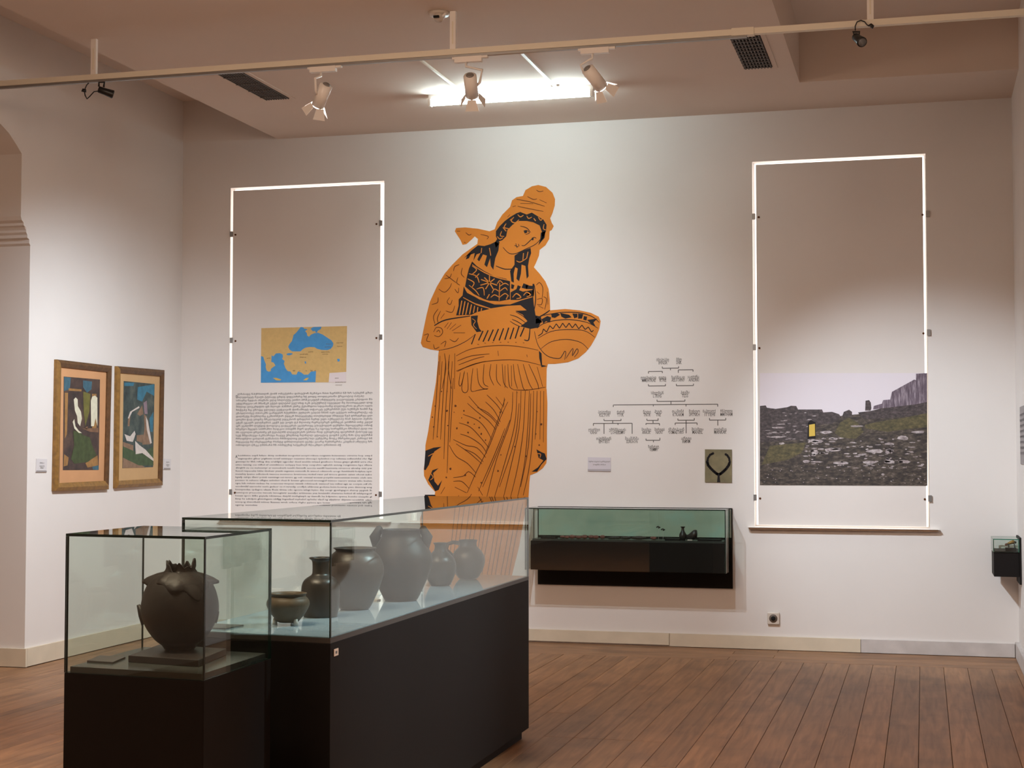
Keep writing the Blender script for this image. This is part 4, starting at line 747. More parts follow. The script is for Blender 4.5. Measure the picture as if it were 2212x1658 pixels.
# ================================================================== LEFT WALL: two framed paintings and captions
def painting(name, outer, inner, art, label, patches, mat_col):
    t = thing(name, label, 'painting', on_left(outer[0][0], outer[3][1], 0), 'framed paintings on the side wall')
    put('mat_card', MB().prism(inner, on_left, 0.004, 0.012), mat_col, t)
    n = ['frame_top', 'frame_side', 'frame_bottom', 'frame_side']
    for k in range(4):
        a, b = outer[k], outer[(k+1) % 4]; c, d = inner[(k+1) % 4], inner[k]
        fm = MB()
        mid1 = tuple((a[j]*0.55+d[j]*0.45) for j in (0, 1)); mid2 = tuple((b[j]*0.55+c[j]*0.45) for j in (0, 1))
        def ring(p, o): return on_left(p[0], p[1], o)
        vs = [ring(a, 0.0005), ring(b, 0.0005), ring(b, 0.024), ring(a, 0.024), ring(mid2, 0.036), ring(mid1, 0.036), ring(c, 0.022), ring(d, 0.022), ring(c, 0.0005), ring(d, 0.0005)]
        fm.add(vs, [(0,1,2,3), (3,2,4,5), (5,4,6,7), (7,6,8,9), (9,8,1,0), (0,3,5,7,9), (1,8,6,4,2)])
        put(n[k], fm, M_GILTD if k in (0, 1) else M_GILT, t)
    cv = put('canvas', MB().prism(art, on_left, 0.0122, 0.0135), patches[0], t)
    for i, (nm_, mt_, polys) in enumerate(patches[1:]):
        for p in polys: put(nm_, MB().flat(p, on_left, 0.0138+0.0003*i), mt_, cv)
    return t
pm = lambda n, r, g, b, v=0.2, s=26: plain('paint_'+n, srgb(r, g, b), 0.6, var=v, scale=s)
painting('framed_painting', [(9.4844,2.0821),(10.2334,2.0768),(10.2085,1.1633),(9.4734,1.1696)], [(9.5428,2.0323),(10.1732,2.0282),(10.1559,1.2276),(9.5374,1.2239)], [(9.5919,1.9682),(10.0822,1.9689),(10.0781,1.3089),(9.5957,1.3132)],
  'gilt framed painting of a seated pale figure in a green gown', [
  mottled('paint_dusk', [srgb(40, 34, 34), srgb(70, 54, 50), srgb(96, 74, 60)], (9, 9, 9)),
  ('blue_paint', pm('blue', 58, 96, 112), [[(9.5949,1.966),(9.6826,1.9645),(9.6699,1.881),(9.5943,1.8663)], [(9.8473,1.952),(9.97,1.9493),(9.9635,1.8923),(9.9026,1.8657),(9.8484,1.9039)], [(9.9839,1.3343),(10.0774,1.3415),(10.0749,1.3089),(10,1.3099)]]),
  ('ochre_paint', pm('ochre', 150, 110, 62), [[(9.655,1.8883),(9.8261,1.887),(9.8264,1.8726),(9.6554,1.871)], [(9.6047,1.8549),(9.6484,1.8565),(9.6406,1.5653),(9.6123,1.5337)], [(9.972,1.8602),(10.0342,1.8624),(10.0399,1.6101),(9.9777,1.6092)], [(9.6076,1.4241),(9.6664,1.4004),(9.653,1.3455),(9.6023,1.3381)], [(9.8913,1.3593),(10.06,1.4149),(10.0695,1.3416),(9.9225,1.3269)]]),
  ('olive_paint', pm('olive', 104, 100, 46), [[(9.8492,1.8718),(9.9488,1.8593),(9.9364,1.7297),(9.8852,1.624),(9.86,1.7278)]]),
  ('green_paint', pm('green', 62, 74, 42, 0.25), [[(9.7208,1.5899),(9.7955,1.5828),(9.8563,1.5595),(9.9483,1.5443),(9.9804,1.4879),(10.0443,1.4149),(9.9216,1.3671),(9.7411,1.3565),(9.6959,1.3923),(9.738,1.4871)]]),
  ('white_paint', pm('white', 214, 208, 184, 0.08), [[(9.9546,1.811),(9.9725,1.8399),(10.0111,1.8494),(10.0458,1.8342),(10.0505,1.6265),(10.0227,1.683),(10.0006,1.6258),(9.9619,1.6252)], [(9.7231,1.8117),(9.748,1.8268),(9.7752,1.8133),(9.7793,1.7657),(9.8222,1.7269),(9.8354,1.6792),(9.8126,1.6229),(9.779,1.6463),(9.7705,1.6938),(9.7398,1.7328)], [(9.712,1.653),(9.7337,1.6732),(9.7498,1.622),(9.7953,1.5908),(9.8378,1.5753),(9.7957,1.5749),(9.7353,1.6059)]]),
  ('table_paint', pm('brown', 120, 88, 66), [[(9.8401,1.6073),(10.0634,1.6145),(10.0641,1.5819),(9.9474,1.5846)], [(9.8854,1.6176),(9.9158,1.6245),(9.9162,1.6044),(9.8857,1.6039)]]),
  ], plain('peach_card', srgb(200, 148, 104), 0.8, var=0.04, scale=8))
painting('framed_painting', [(10.3117,2.0793),(11.0517,2.0866),(11.0409,1.1756),(10.3088,1.1691)], [(10.3656,2.0318),(10.9973,2.0362),(10.9811,1.2295),(10.3568,1.2238)], [(10.4285,1.9733),(10.9111,1.9707),(10.8994,1.3208),(10.4244,1.3173)],
  'gilt framed painting of a reclining figure in a blue green landscape', [
  mottled('paint_grove', [srgb(34, 44, 46), srgb(58, 72, 70), srgb(92, 98, 90)], (12, 12, 9)),
  ('sky_paint', pm('sky', 50, 112, 136), [[(10.6424,1.9355),(10.9075,1.9679),(10.9058,1.8759),(10.7833,1.9064),(10.7145,1.8262),(10.6357,1.8409)], [(10.4371,1.9611),(10.5899,1.9676),(10.5732,1.9413),(10.4377,1.9358)], [(10.8322,1.6993),(10.8939,1.753),(10.8882,1.5956),(10.8523,1.5952)]]),
  ('earth_paint', pm('earth', 134, 106, 84), [[(10.6381,1.7296),(10.715,1.8003),(10.734,1.7318),(10.6819,1.7134)], [(10.7428,1.732),(10.7874,1.7157),(10.8633,1.4995),(10.7215,1.4946),(10.754,1.6199)], [(10.6329,1.567),(10.7374,1.5723),(10.73,1.5076),(10.6338,1.5242)], [(10.4268,1.5146),(10.583,1.4899),(10.5839,1.4473),(10.4309,1.481)], [(10.426,1.397),(10.5853,1.3793),(10.7781,1.3177),(10.4277,1.3189)], [(10.5016,1.7096),(10.5351,1.7273),(10.5202,1.6337),(10.4948,1.6333)]]),
  ('grass_paint', pm('grass', 62, 82, 52, 0.25), [[(10.4242,1.481),(10.5839,1.4473),(10.7056,1.4215),(10.8996,1.4822),(10.9027,1.3338),(10.6725,1.3359),(10.426,1.397)]]),
  ('grey_paint', pm('mauve', 138, 118, 128, 0.12), [[(10.7322,1.8181),(10.7848,1.837),(10.8012,1.7334),(10.7516,1.7322)]]),
  ('pale_paint', pm('pale', 206, 196, 188, 0.1), [[(10.4935,1.6925),(10.5263,1.744),(10.6628,1.7903),(10.6718,1.7776),(10.5603,1.7449),(10.5104,1.6928)], [(10.4456,1.5736),(10.5303,1.5575),(10.5977,1.6007),(10.6155,1.5753),(10.5738,1.5154),(10.4803,1.5233)], [(10.608,1.5241),(10.6779,1.4902),(10.7751,1.4559),(10.9016,1.3862),(10.902,1.367),(10.7229,1.4301),(10.6188,1.4217)], [(10.7696,1.7153),(10.8058,1.6814),(10.872,1.5083),(10.8453,1.5038),(10.7895,1.6118)]]),
  ], plain('tan_card', srgb(196, 158, 112), 0.8, var=0.04, scale=8))
for r, lb in (([(9.2773,1.3951),(9.4091,1.3913),(9.4025,1.3007),(9.2711,1.3025)], 'small white caption card beside the green gown painting'), ([(11.1007,1.3841),(11.2176,1.3816),(11.2036,1.2983),(11.0909,1.2997)], 'small white caption card beside the landscape painting')):
    c_ = card(on_left, r, 'caption_card', lb, 'label', plain('pale_caption', srgb(212, 206, 206), 0.5))
    c_['group'] = 'caption cards beside the paintings'
    mb = MB(); u = (r[0][0]+r[1][0])/2; wu = (r[1][0]-r[0][0]); v = r[0][1]; hh = r[0][1]-r[3][1]
    for k, f_ in ((0.36, 0.42), (0.6, 0.45), (0.72, 0.3)): write(mb, fake_words(9, GEO), u, v-hh*k, wu*f_, on_left, 0.0046, center=True, height=0.011)
    put('lettering', mb, M_TEXTL, c_)
    put('lower_edge', MB().prism([(r[3][0]+0.005, r[3][1]+0.012), (r[2][0]-0.005, r[2][1]+0.012), r[2], r[3]], on_left, 0.0041, 0.0065), plain('caption_edge', srgb(150, 142, 140), 0.5), c_)

# ================================================================== SHOWCASES
def lerp2(a, b, t): return (a[0]+(b[0]-a[0])*t, a[1]+(b[1]-a[1])*t)
def inset(q, d):
    c = (sum(p[0] for p in q)/4, sum(p[1] for p in q)/4); out = []
    for i in range(4):
        p = Vector(q[i]); a = (Vector(q[i-1])-p).normalized(); b = (Vector(q[(i+1) % 4])-p).normalized()
        s = abs(a.x*b.y-a.y*b.x); out.append(tuple(p + (a+b)*d/s))
    return out
def hood(t, q, z0, z1, th, edge=None):
    """five glass panes over the quad q (front-left, front-right, back-right, back-left)"""
    E = edge or M_EDGE; qi = inset(q, th)
    def pane(c4, za, zb, flat_pair):
        mb = MB(); v = [(x,y,za) for x,y in c4] + [(x,y,zb) for x,y in c4]
        F = [(0,3,2,1),(4,5,6,7),(0,1,5,4),(1,2,6,5),(2,3,7,6),(3,0,4,7)]
        for i, f in enumerate(F): mb.add(v, [f], 0 if i in flat_pair else 1)
        me = bpy.data.meshes.new('glass_pane'); vv = v; me.from_pydata(vv, [], F)
        me.materials.append(M_GLASS); me.materials.append(E)
        me.polygons.foreach_set('material_index', [0 if i in flat_pair else 1 for i in range(6)])
        bm = bmesh.new(); bm.from_mesh(me); bmesh.ops.recalc_face_normals(bm, faces=bm.faces); bm.to_mesh(me); bm.free()
        o = bpy.data.objects.new('glass_pane', me); COL.objects.link(o); o.parent = t
        o.matrix_parent_inverse = Matrix.Translation(t.location).inverted()
        return o
    g = 0.0004; zt = z1-th-g
    def pt(i, j): return q[i] if j == 0 else qi[i]
    # front and back run the full width, sides sit between them
    fl, fr, brr, bl = q; 
    def along(a, b, d): v_ = (Vector(b)-Vector(a)).normalized(); return tuple(Vector(a)+v_*d)
    f_in_l, f_in_r = along(fl, bl, th), along(fr, brr, th)
    b_in_l, b_in_r = along(bl, fl, th), along(brr, fr, th)
    pane([fl, fr, f_in_r, f_in_l], z0, zt, (2, 4)); pane([b_in_l, b_in_r, brr, bl], z0, zt, (2, 4))
    s1, s2 = along(fr, brr, th+g), along(brr, fr, th+g)
    pane([along(s1, along(fl, bl, th+g), th), s1, s2, along(s2, along(bl, fl, th+g), th)], z0, zt, (3, 5))
    s3, s4 = along(fl, bl, th+g), along(bl, fl, th+g)
    pane([s3, along(s3, along(fr, brr, th+g), th), along(s4, along(brr, fr, th+g), th), s4], z0, zt, (3, 5))
    pane([fl, fr, brr, bl], z1-th, z1, (0, 1))

# small case in front
QS = [(-2.628, 4.357), (-2.122, 4.309), (-2.134, 4.835), (-2.640, 4.883)]
sc1 = thing('glass_showcase', 'small square black showcase with one round pot under glass', 'display case', (-2.38, 4.6, 0), 'black plinth showcases on the floor')
bevel(put('plinth', MB().quadprism(QS, 0.0, 0.7495), M_BLACKP, sc1), 0.002)
put('deck', MB().quadprism(inset(QS, 0.014), 0.75, 0.768), M_DECKE, sc1)
hood(sc1, QS, 0.7502, 1.187, 0.008)
# long case
QL = [(-2.545, 4.985), (-1.953, 4.918), (-1.940, 7.59), (-2.532, 7.657)]
sc2 = thing('glass_showcase', 'long black showcase holding a row of ancient pots', 'display case', (-2.24, 6.3, 0), 'black plinth showcases on the floor')
bevel(put('plinth', MB().quadprism(QL, 0.05, 0.7945), M_BLACKP, sc2), 0.002)
put('plinth_foot', MB().quadprism(inset(QL, 0.03), 0.0, 0.0498), M_BLACKP, sc2)
put('deck', MB().quadprism(QL, 0.795, 0.8125), M_LIP, sc2)
put('deck_sheet', MB().quadprism(inset(QL, 0.0095), 0.8126, 0.815), M_DECK, sc2, label='glossy pale grey sheet under the pots')
hood(sc2, QL, 0.8128, 1.213, 0.008)
st_ = put('number_sticker', MB().box(-1.9515, 4.945, 0.748, -1.9495, 4.985, 0.772), plain('cream_sticker', srgb(226, 200, 180), 0.6), None)
st_.parent = sc2; st_.matrix_parent_inverse = Matrix.Translation(sc2.location).inverted(); st_['label'] = 'small cream sticker at the corner of the plinth'
sk = MB(); 
sk.box(-1.9494, 4.957, 0.7555, -1.9490, 4.973, 0.7645)
o = put('sticker_mark', sk, M_TEXTL, None); o.parent = sc2; o.matrix_parent_inverse = Matrix.Translation(sc2.location).inverted()

# ================================================================== POTS
def pot_shell(outer, th):
    """closed wall profile: up the outside, down the inside"""
    ins = [(max(r-th, 0.002), z) for r, z in outer]
    ins[0] = (ins[0][0], outer[0][1]+th)
    return outer + [(outer[-1][0]-th*0.5, outer[-1][1]+th*0.2)] + [(max(r, 0.002), z) for r, z in ins[::-1] if z >= outer[0][1]+th*0.9]
def smooth_prof(p, k=3):
    out = []
    for i in range(len(p)-1):
        a = p[max(i-1,0)]; b = p[i]; c = p[i+1]; d = p[min(i+2,len(p)-1)]
        for j in range(k):
            t = j/k
            out.append(tuple(0.5*((2*b[q])+(c[q]-a[q])*t+(2*a[q]-5*b[q]+4*c[q]-d[q])*t*t+(3*b[q]-a[q]-3*c[q]+d[q])*t**3) for q in (0, 1)))
    out.append(p[-1]); return out
def pot(name, label, xy, z0, k, prof, mat, cat='pot', group='ancient pots in the long showcase', th=0.006, wob=None):
    t = thing(name, label, cat, (xy[0], xy[1], z0+0.0004), group)
    pr = [(max(r_, 0.001), max(z_, 0.0)) for r_, z_ in smooth_prof([(r*k, h*k) for r, h in prof])]
    put('body', MB().lathe(pot_shell(pr, th), 56, wob=wob), mat, t, loc=(0, 0, 0))
    return t

# round pot on its block
BQ = [(-2.4841,4.5017), (-2.2163,4.4597), (-2.2544,4.7433)]
BQ.append((BQ[0][0]+BQ[2][0]-BQ[1][0], BQ[0][1]+BQ[2][1]-BQ[1][1]))
blk = bevel(put('display_block', MB().quadprism(BQ, 0.7684, 0.790), M_BLOCK), 0.0015)
tag(blk, 'low dark square block under the round pot in the small showcase', 'display stand')
LQ = [(-2.6139,4.4703), (-2.5138,4.4576), (-2.5389,4.5827)]
LQ.append((LQ[0][0]+LQ[2][0]-LQ[1][0], LQ[0][1]+LQ[2][1]-LQ[1][1]))
tag(put('label_plate', MB().quadprism(LQ, 0.7684, 0.7735), M_DCARD), 'thin grey label plate lying beside the block in the small showcase', 'label')
pc = (-2.3941,4.6812); pk = 0.001538
def jag(a, i, r, z):
    if z > 0.158*1.0/0.00154*pk and r < 0.058: # neck and torn rim
        f = max(0.0, (z-0.245)/0.03)
        f = min(f, 1.0)
        return r*(1+0.05*sin(3*a)*f), z + f*(0.010*sin(5*a+0.7)+0.008*sin(9*a)+0.006*sin(2*a+1.0))
    return r, z
rp = pot('round_pot', 'round black clay pot with torn rim and frilled collar', pc, 0.790, pk,
    [(1,0),(29,0),(38,10),(53,22),(70,45),(80,68),(83,90),(80,112),(73,133),(63,149),(50,159),(38,164),(33,167),(31,172),(31,178),(32,181)], M_CLAY, group=None, wob=jag)
# frilled collar: a draped band of clay on the shoulder
col = MB(); n = 96
rows = []
for (f, dz) in ((0.0, 0.0), (0.35, 0.0), (0.75, 0.0), (1.0, -0.002), (1.0, -0.010), (0.6, -0.006), (0.0, -0.008)):
    row = []
    for i in range(n):
        a = 2*pi*i/n
        # the lip dips into a snout towards the viewer's right
        dip = 0.046*math.exp(-((a-radians(322))/0.26)**2) + 0.010*math.exp(-((a-radians(288))/0.35)**2)
        ext = 0.024 + 0.007*sin(4*a+0.6) + 0.004*sin(9*a) + dip*0.8 + 0.020*math.exp(-((a-radians(196))/0.13)**2) + 0.018*math.exp(-((min(a, 2*pi-a)-0.2)/0.14)**2)
        r0 = 33*pk; r1 = 33*pk + ext + 0.028
        r = r0 + (r1-r0)*f
        zz = 168*pk - 0.020*f - 0.014*f*f - dip*f*f*1.1 + 0.006*sin(6*a)*f + dz
        row.append((r*cos(a), r*sin(a), zz))
    rows.append(row)
vs = [p for row in rows for p in row]
fs = [(i*n+k_, i*n+(k_+1) % n, (i+1)*n+(k_+1) % n, (i+1)*n+k_) for i in range(len(rows)-1) for k_ in range(n)]
put('collar', MB().add(vs, fs, 0, True), M_CLAY, rp, loc=(0, 0, 0))
def lug(t, ang, r, z, L, h, mat, up=1.0, wide=0.016, name='lug'):
    a = radians(ang); d = Vector((cos(a), sin(a), 0)); s = Vector((-sin(a), cos(a), 0)); p = d*(r-0.012) + Vector((0,0,z))
    pts = [p + Vector((0,0,-h*0.6)), p + d*(L*0.55+0.006) + Vector((0,0,-h*0.1)), p + d*(L+0.012) + Vector((0,0,h*0.5*up))]
    return put(name, MB().tube(pts, [wide*1.15, wide*0.8, wide*0.35], 10), mat, t, loc=(0, 0, 0))
ea = radians(318); put('clay_boss', MB().tube([Vector((cos(ea)*0.098, sin(ea)*0.098, 0.196)), Vector((cos(ea)*0.116, sin(ea)*0.116, 0.190))], [0.012, 0.008], 12), M_CLAY, rp, loc=(0, 0, 0))
lug(rp, 195, 80*pk, 78*pk, 0.016, 0.055, M_CLAY)
lug(rp, 15, 80*pk, 72*pk, 0.004, 0.03, M_CLAY, wide=0.012)
lug(rp, 183, 66*pk, 140*pk, 0.012, -0.01, M_CLAY, wide=0.007)

Z2 = 0.815
# small bowl
k = 0.001684; c = (-2.2450,5.2362)
bw = pot('clay_bowl', 'small tan footed bowl at the near end of the long showcase', c, Z2+0.010, k,
    [(1,0),(20,0),(27,6),(38,20),(45,33),(46.5,42),(43,50),(38.5,54),(37.5,57),(40,61),(41,62)], M_CLAYT, cat='bowl')
for ang in (200, 330, 90):
    a = radians(ang)
    put('support_peg', MB().tube([(0.048*cos(a), 0.048*sin(a), -0.0088), (0.046*cos(a), 0.046*sin(a), 0.014)], [0.010, 0.007], 10), M_ACR, bw, loc=(0, 0, 0), label='pale clear support peg')
# bottle
k = 0.001768; c = (-2.2375,5.5299)
pot('clay_bottle', 'dark clay bottle with narrow neck and flared lip behind the bowl', c, Z2, k,
    [(1,0),(33,0),(37,4),(40,18),(41.5,40),(41.5,58),(39,72),(33,81),(24,87),(18.5,92),(17.5,104),(18,115),(19.5,121),(24.5,125),(25,127)], M_CLAYB, cat='bottle')
# wide jar
k = 0.001851; c = (-2.2090,5.8225)
wj = pot('wide_jar', 'wide grey jar with a flared pale rim beside the bottle', c, Z2, k,
    [(1,0),(27,0),(35,6),(46,28),(57,55),(63,78),(62,96),(55,112),(47,121),(42,125),(42,128),(46,131),(47,132)], M_CLAYG)
# large two lug jar
k = 0.001953; c = (-2.1485,6.2137)
la = pot('lugged_jar', 'large dark jar with two upright lugs, biggest pot of the row', c, Z2, k,
    [(1,0),(31,0),(38,6),(50,30),(62,58),(68,80),(66,100),(57,118),(48,130),(43,138),(42,146),(44,152),(45,153)], M_CLAY)
for sgn in (-1, 1):
    d = Vector((cos(radians(15)), sin(radians(15)), 0))*sgn
    b0 = d*(52*k) + Vector((0,0,116*k)); b1 = d*(57*k) + Vector((0,0,138*k)); b2 = d*(46*k) + Vector((0,0,156*k)); 
    put('lug', MB().tube([b0-d*0.01, b1, b2, b2+Vector((0,0,3*k))-d*0.006], [0.030, 0.024, 0.017, 0.008], 12), M_CLAY, la, loc=(0,0,0))
# small jar half hidden behind the large one
k = 0.002196; c = (-2.2045,6.9409)
pot('small_jar', 'small dark jar half hidden behind the largest jar', c, Z2, k,
    [(1,0),(18,0),(24,6),(32,24),(34,40),(31,56),(21,68),(14.5,74),(12.5,80),(12.5,86),(15,90),(15.5,91)], M_CLAYB)
# round jug with a strap handle at the far end
k = 0.002291; c = (-2.1826,7.3253)
jg = pot('round_jug', 'round grey jug with strap handle at the far end of the long showcase', c, Z2, k,
    [(1,0),(16,0),(23,5),(32,20),(36.5,36),(35.5,48),(29,60),(22,67),(19,71),(18.5,78),(20,83),(20.5,84)], M_CLAYG)
d = Vector((-cos(radians(15)), -sin(radians(15)), 0))
hp = [d*(18*k) + Vector((0,0,77*k)), d*(32*k) + Vector((0,0,79*k)), d*(44*k) + Vector((0,0,75*k)), d*(47*k) + Vector((0,0,63*k)), d*(35*k) + Vector((0,0,50*k))]
put('handle', MB().tube(hp, [0.011, 0.010, 0.010, 0.010, 0.012], 10), M_CLAYG, jg, loc=(0,0,0))
# labels on the deck
def small_label(p0, w_, d_, lb, mat=M_CARD):
    x_, y_ = p0
    o = put('deck_label', MB().quadprism([(x_, y_), (x_+w_, y_-0.004), (x_+w_+0.004, y_+d_), (x_+0.004, y_+d_+0.004)], Z2+0.0004, Z2+0.005), mat)
    return tag(o, lb, 'label', 'labels on the showcase deck')
small_label((-2.2287,6.5210), 0.06, 0.035, 'pale label plate at the foot of the largest jar')
small_label((-2.2706,6.1602), 0.036, 0.03, 'pale label plate between the wide jar and the largest jar')
small_label((-2.2800,7.0251), 0.09, 0.035, 'long pale label plate in front of the small jug')
q = (-2.3493,6.4205)
wd_ = put('label_wedge', MB().add([(q[0]-0.026,q[1],Z2+0.0004),(q[0]+0.026,q[1]-0.004,Z2+0.0004),(q[0]+0.03,q[1]+0.03,Z2+0.0004),(q[0]-0.022,q[1]+0.034,Z2+0.0004),(q[0]-0.004,q[1]+0.03,Z2+0.028),(q[0]+0.004,q[1]+0.03,Z2+0.028)],
    [(3,2,1,0),(0,1,5,4),(1,2,5),(2,3,4,5),(3,0,4)]), M_CARD)
tag(wd_, 'small white wedge standing beside the wide jar', 'label')
tag(put('label_plate', MB().quadprism([(-2.515, 5.05), (-2.40, 5.04), (-2.385, 5.16), (-2.50, 5.17)], Z2+0.0004, Z2+0.005), M_DCARD), 'thin dark label plate on the long showcase deck behind the round pot', 'label')

# ================================================================== WALL CASE
wc = thing('wall_showcase', 'long black wall showcase with a green backed glass top', 'display case', (-2.1, DW, 0.43))
YF = 11.10
put('backing_panel', MB().box(-2.834, DW-0.018, 0.437, -1.361, DW-0.0005, 1.026), M_BLACKP, wc)
put('green_backing', MB().box(-2.826, DW-0.0195, 0.81, -1.369, DW-0.0182, 1.018), mottled('green_backing_print', [srgb(166, 182, 170), srgb(184, 194, 180), srgb(174, 202, 196)], (3, 3, 4), 3), wc, label='mottled grey green panel behind the objects')
bevel(put('box', MB().box(-2.826, YF+0.010, 0.568, -1.388, DW-0.0202, 0.782), M_BLACKP, wc), 0.002)
put('deck', MB().box(-2.815, YF+0.022, 0.7824, -1.398, DW-0.0202, 0.796), M_DECKE, wc)
QW = [(-2.868, YF), (-1.377, YF), (-1.375, DW-0.0202), (-2.866, DW-0.0202)]
def wall_hood(t, q, z0, z1, th, E):
    hood(t, q, z0, z1, th, E)
wall_hood(wc, QW, 0.566, 1.024, 0.007, M_EDGE)
# small finds on the deck
ZW = 0.7964
def wx(px_): return -2.826 + (px_-1145)*(1.438/422)
M_RUST = plain('rusty_bronze', srgb(112, 72, 62), 0.7, var=0.35, scale=60, bump=0.5)
M_FIND = plain('dark_bronze', srgb(52, 48, 42), 0.6, var=0.3, scale=60, bump=0.5)
def tray(x0, x1, y0, y1, lb, mat=M_DCARD):
    return tag(put('display_tray', MB().box(x0, y0, ZW, x1, y1, ZW+0.010), mat), lb, 'display stand', 'thin trays in the wall showcase')
tray(wx(1164), wx(1196), 11.16, 11.26, 'thin black tray at the bare end of the wall showcase', M_BLACKP)
tray(wx(1438), wx(1470), 11.16, 11.26, 'thin black tray beside the tiny long necked bottle', M_BLACKP)
tray(wx(1508), wx(1556), 11.16, 11.27, 'thin dark tray at the end of the wall showcase beyond the toppled jar', M_BLACKP)
rf = random.Random(8)
def find(cx, cy, rx, rz, mat, name, lb, cat, grp):
    mb = MB(); n = 10; m = 6; vs = []
    for i in range(m+1):
        th_ = pi*i/m
        for k_ in range(n):
            a = 2*pi*k_/n; f = rf.uniform(0.8, 1.12) if 0 < i < m else 0.05
            vs.append((rx*sin(th_)*cos(a)*f if 0 < i < m else 0.001*cos(a), rx*0.7*sin(th_)*sin(a)*f if 0 < i < m else 0.001*sin(a), rz*(1+cos(th_)*(-1))))
    fs = [(i*n+k_, i*n+(k_+1) % n, (i+1)*n+(k_+1) % n, (i+1)*n+k_) for i in range(m) for k_ in range(n)]
    mb.add(vs, fs, 0, True)
    o = put(name, mb, mat); o.location = (cx, cy, ZW+0.0004)
    return tag(o, lb, cat, grp)
px_ = 1209
ORD = ['first', 'second', 'third', 'fourth', 'fifth', 'sixth', 'seventh', 'eighth', 'ninth']
n_ = 0
while px_ < 1304:
    w_ = rf.uniform(0.018, 0.030)
    find(wx(px_), rf.uniform(11.16, 11.22), w_, rf.uniform(0.010, 0.016), M_RUST, 'bronze_fragment', 'reddish fragment, %s in its row counted from the bare black tray' % ORD[n_], 'fragment', 'reddish fragments in the wall showcase')
    px_ += 13; n_ += 1
for i, (a, b, h) in enumerate(((1313, 1338, 0.012), (1340, 1362, 0.013), (1364, 1396, 0.014))):
    mb = MB(); x0, x1 = wx(a), wx(b)
    mb.tube([(x0, 11.19, ZW+h*0.7), ((x0*2+x1)/3, 11.195, ZW+h*0.95), ((x0+2*x1)/3, 11.185, ZW+h), (x1, 11.19, ZW+h*0.8)], [0.006, h*0.9, h*0.95, 0.007], 10)
    tag(put('bronze_find', mb, M_FIND), 'dark bronze blade shaped find, %s of three in the middle of the wall showcase' % ('thinnest', 'second', 'thickest')[i], 'artifact', 'dark blades in the wall showcase')
find(wx(1412), 11.19, 0.024, 0.012, M_RUST, 'round_find', 'single rounded brown find right after the dark blades in the wall showcase', 'artifact', None)
for (a, zz, lb) in ((1420, 0.885, 'higher of two tiny earrings on pins in the wall showcase'), (1430, 0.868, 'lower of two tiny earrings on pins in the wall showcase')):
    t = thing('tiny_earring', lb, 'earring', (wx(a), 11.24, ZW), 'tiny earrings in the wall showcase')
    put('ring', MB().tube([(wx(a)-0.013, 11.24, zz), (wx(a), 11.236, zz+0.007), (wx(a)+0.013, 11.24, zz), (wx(a), 11.242, zz-0.005)], 0.005, 8), M_FIND, t)
    put('pin', MB().tube([(wx(a), 11.245, ZW+0.0004), (wx(a), 11.245, zz-0.006)], 0.0012, 5), M_ACR, t)
pot('tiny_bottle', 'tiny black long necked bottle in the wall showcase', (wx(1475.5), 11.19), ZW, 0.0034, [(1,0),(4.5,0),(7,4),(8,9),(7,14),(4,19),(3,23),(3,26),(5,28),(5.2,29)], M_CLAYB, cat='bottle', group=None, th=0.003)
tj = thing('toppled_jar', 'tiny black jar lying on its side beside the tiny bottle', 'pot', (wx(1494), 11.19, ZW))
def side_lathe():
    prof = [(0.3,-12),(4,-12),(4.2,-7),(7,-2),(10,4),(10,9),(8,13),(0.3,14)]
    mb = MB(); n = 20; vs = []
    for r_, z_ in prof:
        for k_ in range(n):
            a = 2*pi*k_/n; vs.append((wx(1494)+z_*0.0034*0.9, 11.19+r_*0.0034*cos(a), ZW+0.036+z_*0.0009+r_*0.0034*sin(a)))
    fs = [(i*n+k_, i*n+(k_+1) % n, (i+1)*n+(k_+1) % n, (i+1)*n+k_) for i in range(len(prof)-1) for k_ in range(n)]
    return mb.add(vs, fs, 0, True)
put('body', side_lathe(), M_CLAYB, tj)
put('prop', MB().box(wx(1486), 11.175, ZW+0.0004, wx(1496), 11.20, ZW+0.006), M_CARD, tj)

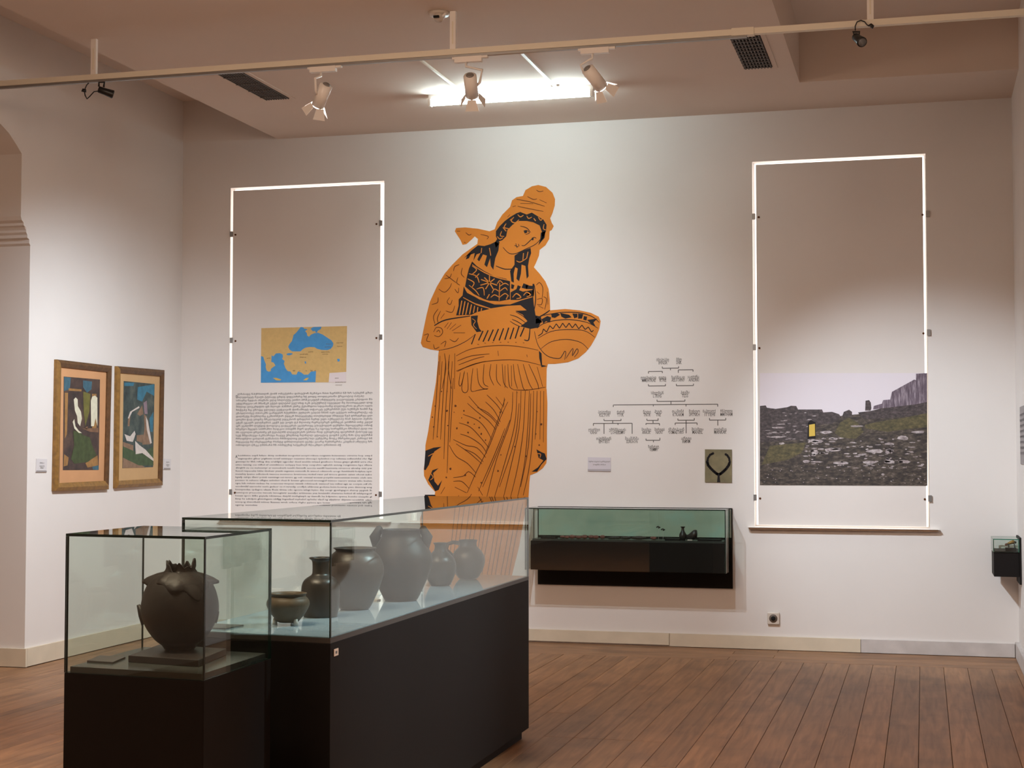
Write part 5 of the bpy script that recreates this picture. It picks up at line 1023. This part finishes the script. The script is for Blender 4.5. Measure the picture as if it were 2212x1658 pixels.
# ================================================================== RIGHT WALL: small case and text panel
rc = thing('wall_showcase', 'tiny black wall showcase with teal glass on the side wall', 'display case', (XR, 11.1, 0.55))
RY0, RY1 = 10.95, 11.30
put('backing_panel', MB().box(XR-0.014, RY0, 0.545, XR-0.0005, RY1+0.02, 0.86), M_BLACKP, rc)
bevel(put('box', MB().box(0.456, RY0+0.008, 0.596, XR-0.0144, RY1, 0.762), M_BLACKP, rc), 0.002)
put('deck', MB().box(0.463, RY0+0.014, 0.7624, XR-0.0144, RY1-0.006, 0.768), M_BLACKP, rc)
hood(rc, [(0.452, RY0), (XR-0.0144, RY0), (XR-0.0144, RY1+0.006), (0.452, RY1+0.006)], 0.7622, 0.852, 0.006, M_EDGET)
dk_ = put('display_block', MB().box(0.535, 11.0, 0.7684, 0.605, 11.08, 0.788), M_BLACKP)
tag(dk_, 'dark block inside the tiny showcase on the side wall', 'display stand')
fg = thing('bronze_figurine', 'tiny gold and black animal figurine in the tiny side wall showcase', 'figurine', (0.57, 11.04, 0.788))
put('torso', MB().tube([(0.548, 11.04, 0.812), (0.566, 11.04, 0.820), (0.588, 11.04, 0.828), (0.597, 11.04, 0.826)], [0.007, 0.011, 0.014, 0.009], 12), plain('gilded_bronze', srgb(150, 112, 52), 0.35, metal=0.5, var=0.3, scale=60), fg)
put('neck', MB().tube([(0.595, 11.04, 0.822), (0.602, 11.04, 0.832)], [0.012, 0.009], 10), M_FIND, fg)
put('head', MB().tube([(0.548, 11.04, 0.812), (0.538, 11.04, 0.809), (0.532, 11.04, 0.806)], [0.008, 0.008, 0.004], 10), M_RUST, fg)
for (lx, ly) in ((0.556, 11.034), (0.556, 11.046), (0.594, 11.034), (0.594, 11.046)):
    put('leg', MB().tube([(lx, ly, 0.816), (lx+0.002, ly, 0.7888)], [0.005, 0.003], 8), M_FIND, fg)
tp = thing('text_panel', 'narrow grey text panel seen edge on along the side wall', 'display panel', (XR, 10.5, 1.4))
put('panel', MB().box(XR-0.006, 9.9, 1.36, XR-0.0005, 10.83, 1.74), plain('grey_panel', srgb(150, 142, 142), 0.6), tp)
mb = MB()
for i in range(8): write(mb, fake_words(34, GEO), 9.95, 1.68-0.036*i, 0.83, lambda u, v, o: (XR-o, 20.78-u, v), 0.0066, height=0.02)
put('text_block', mb, M_TEXT, tp)['kind'] = 'stuff'
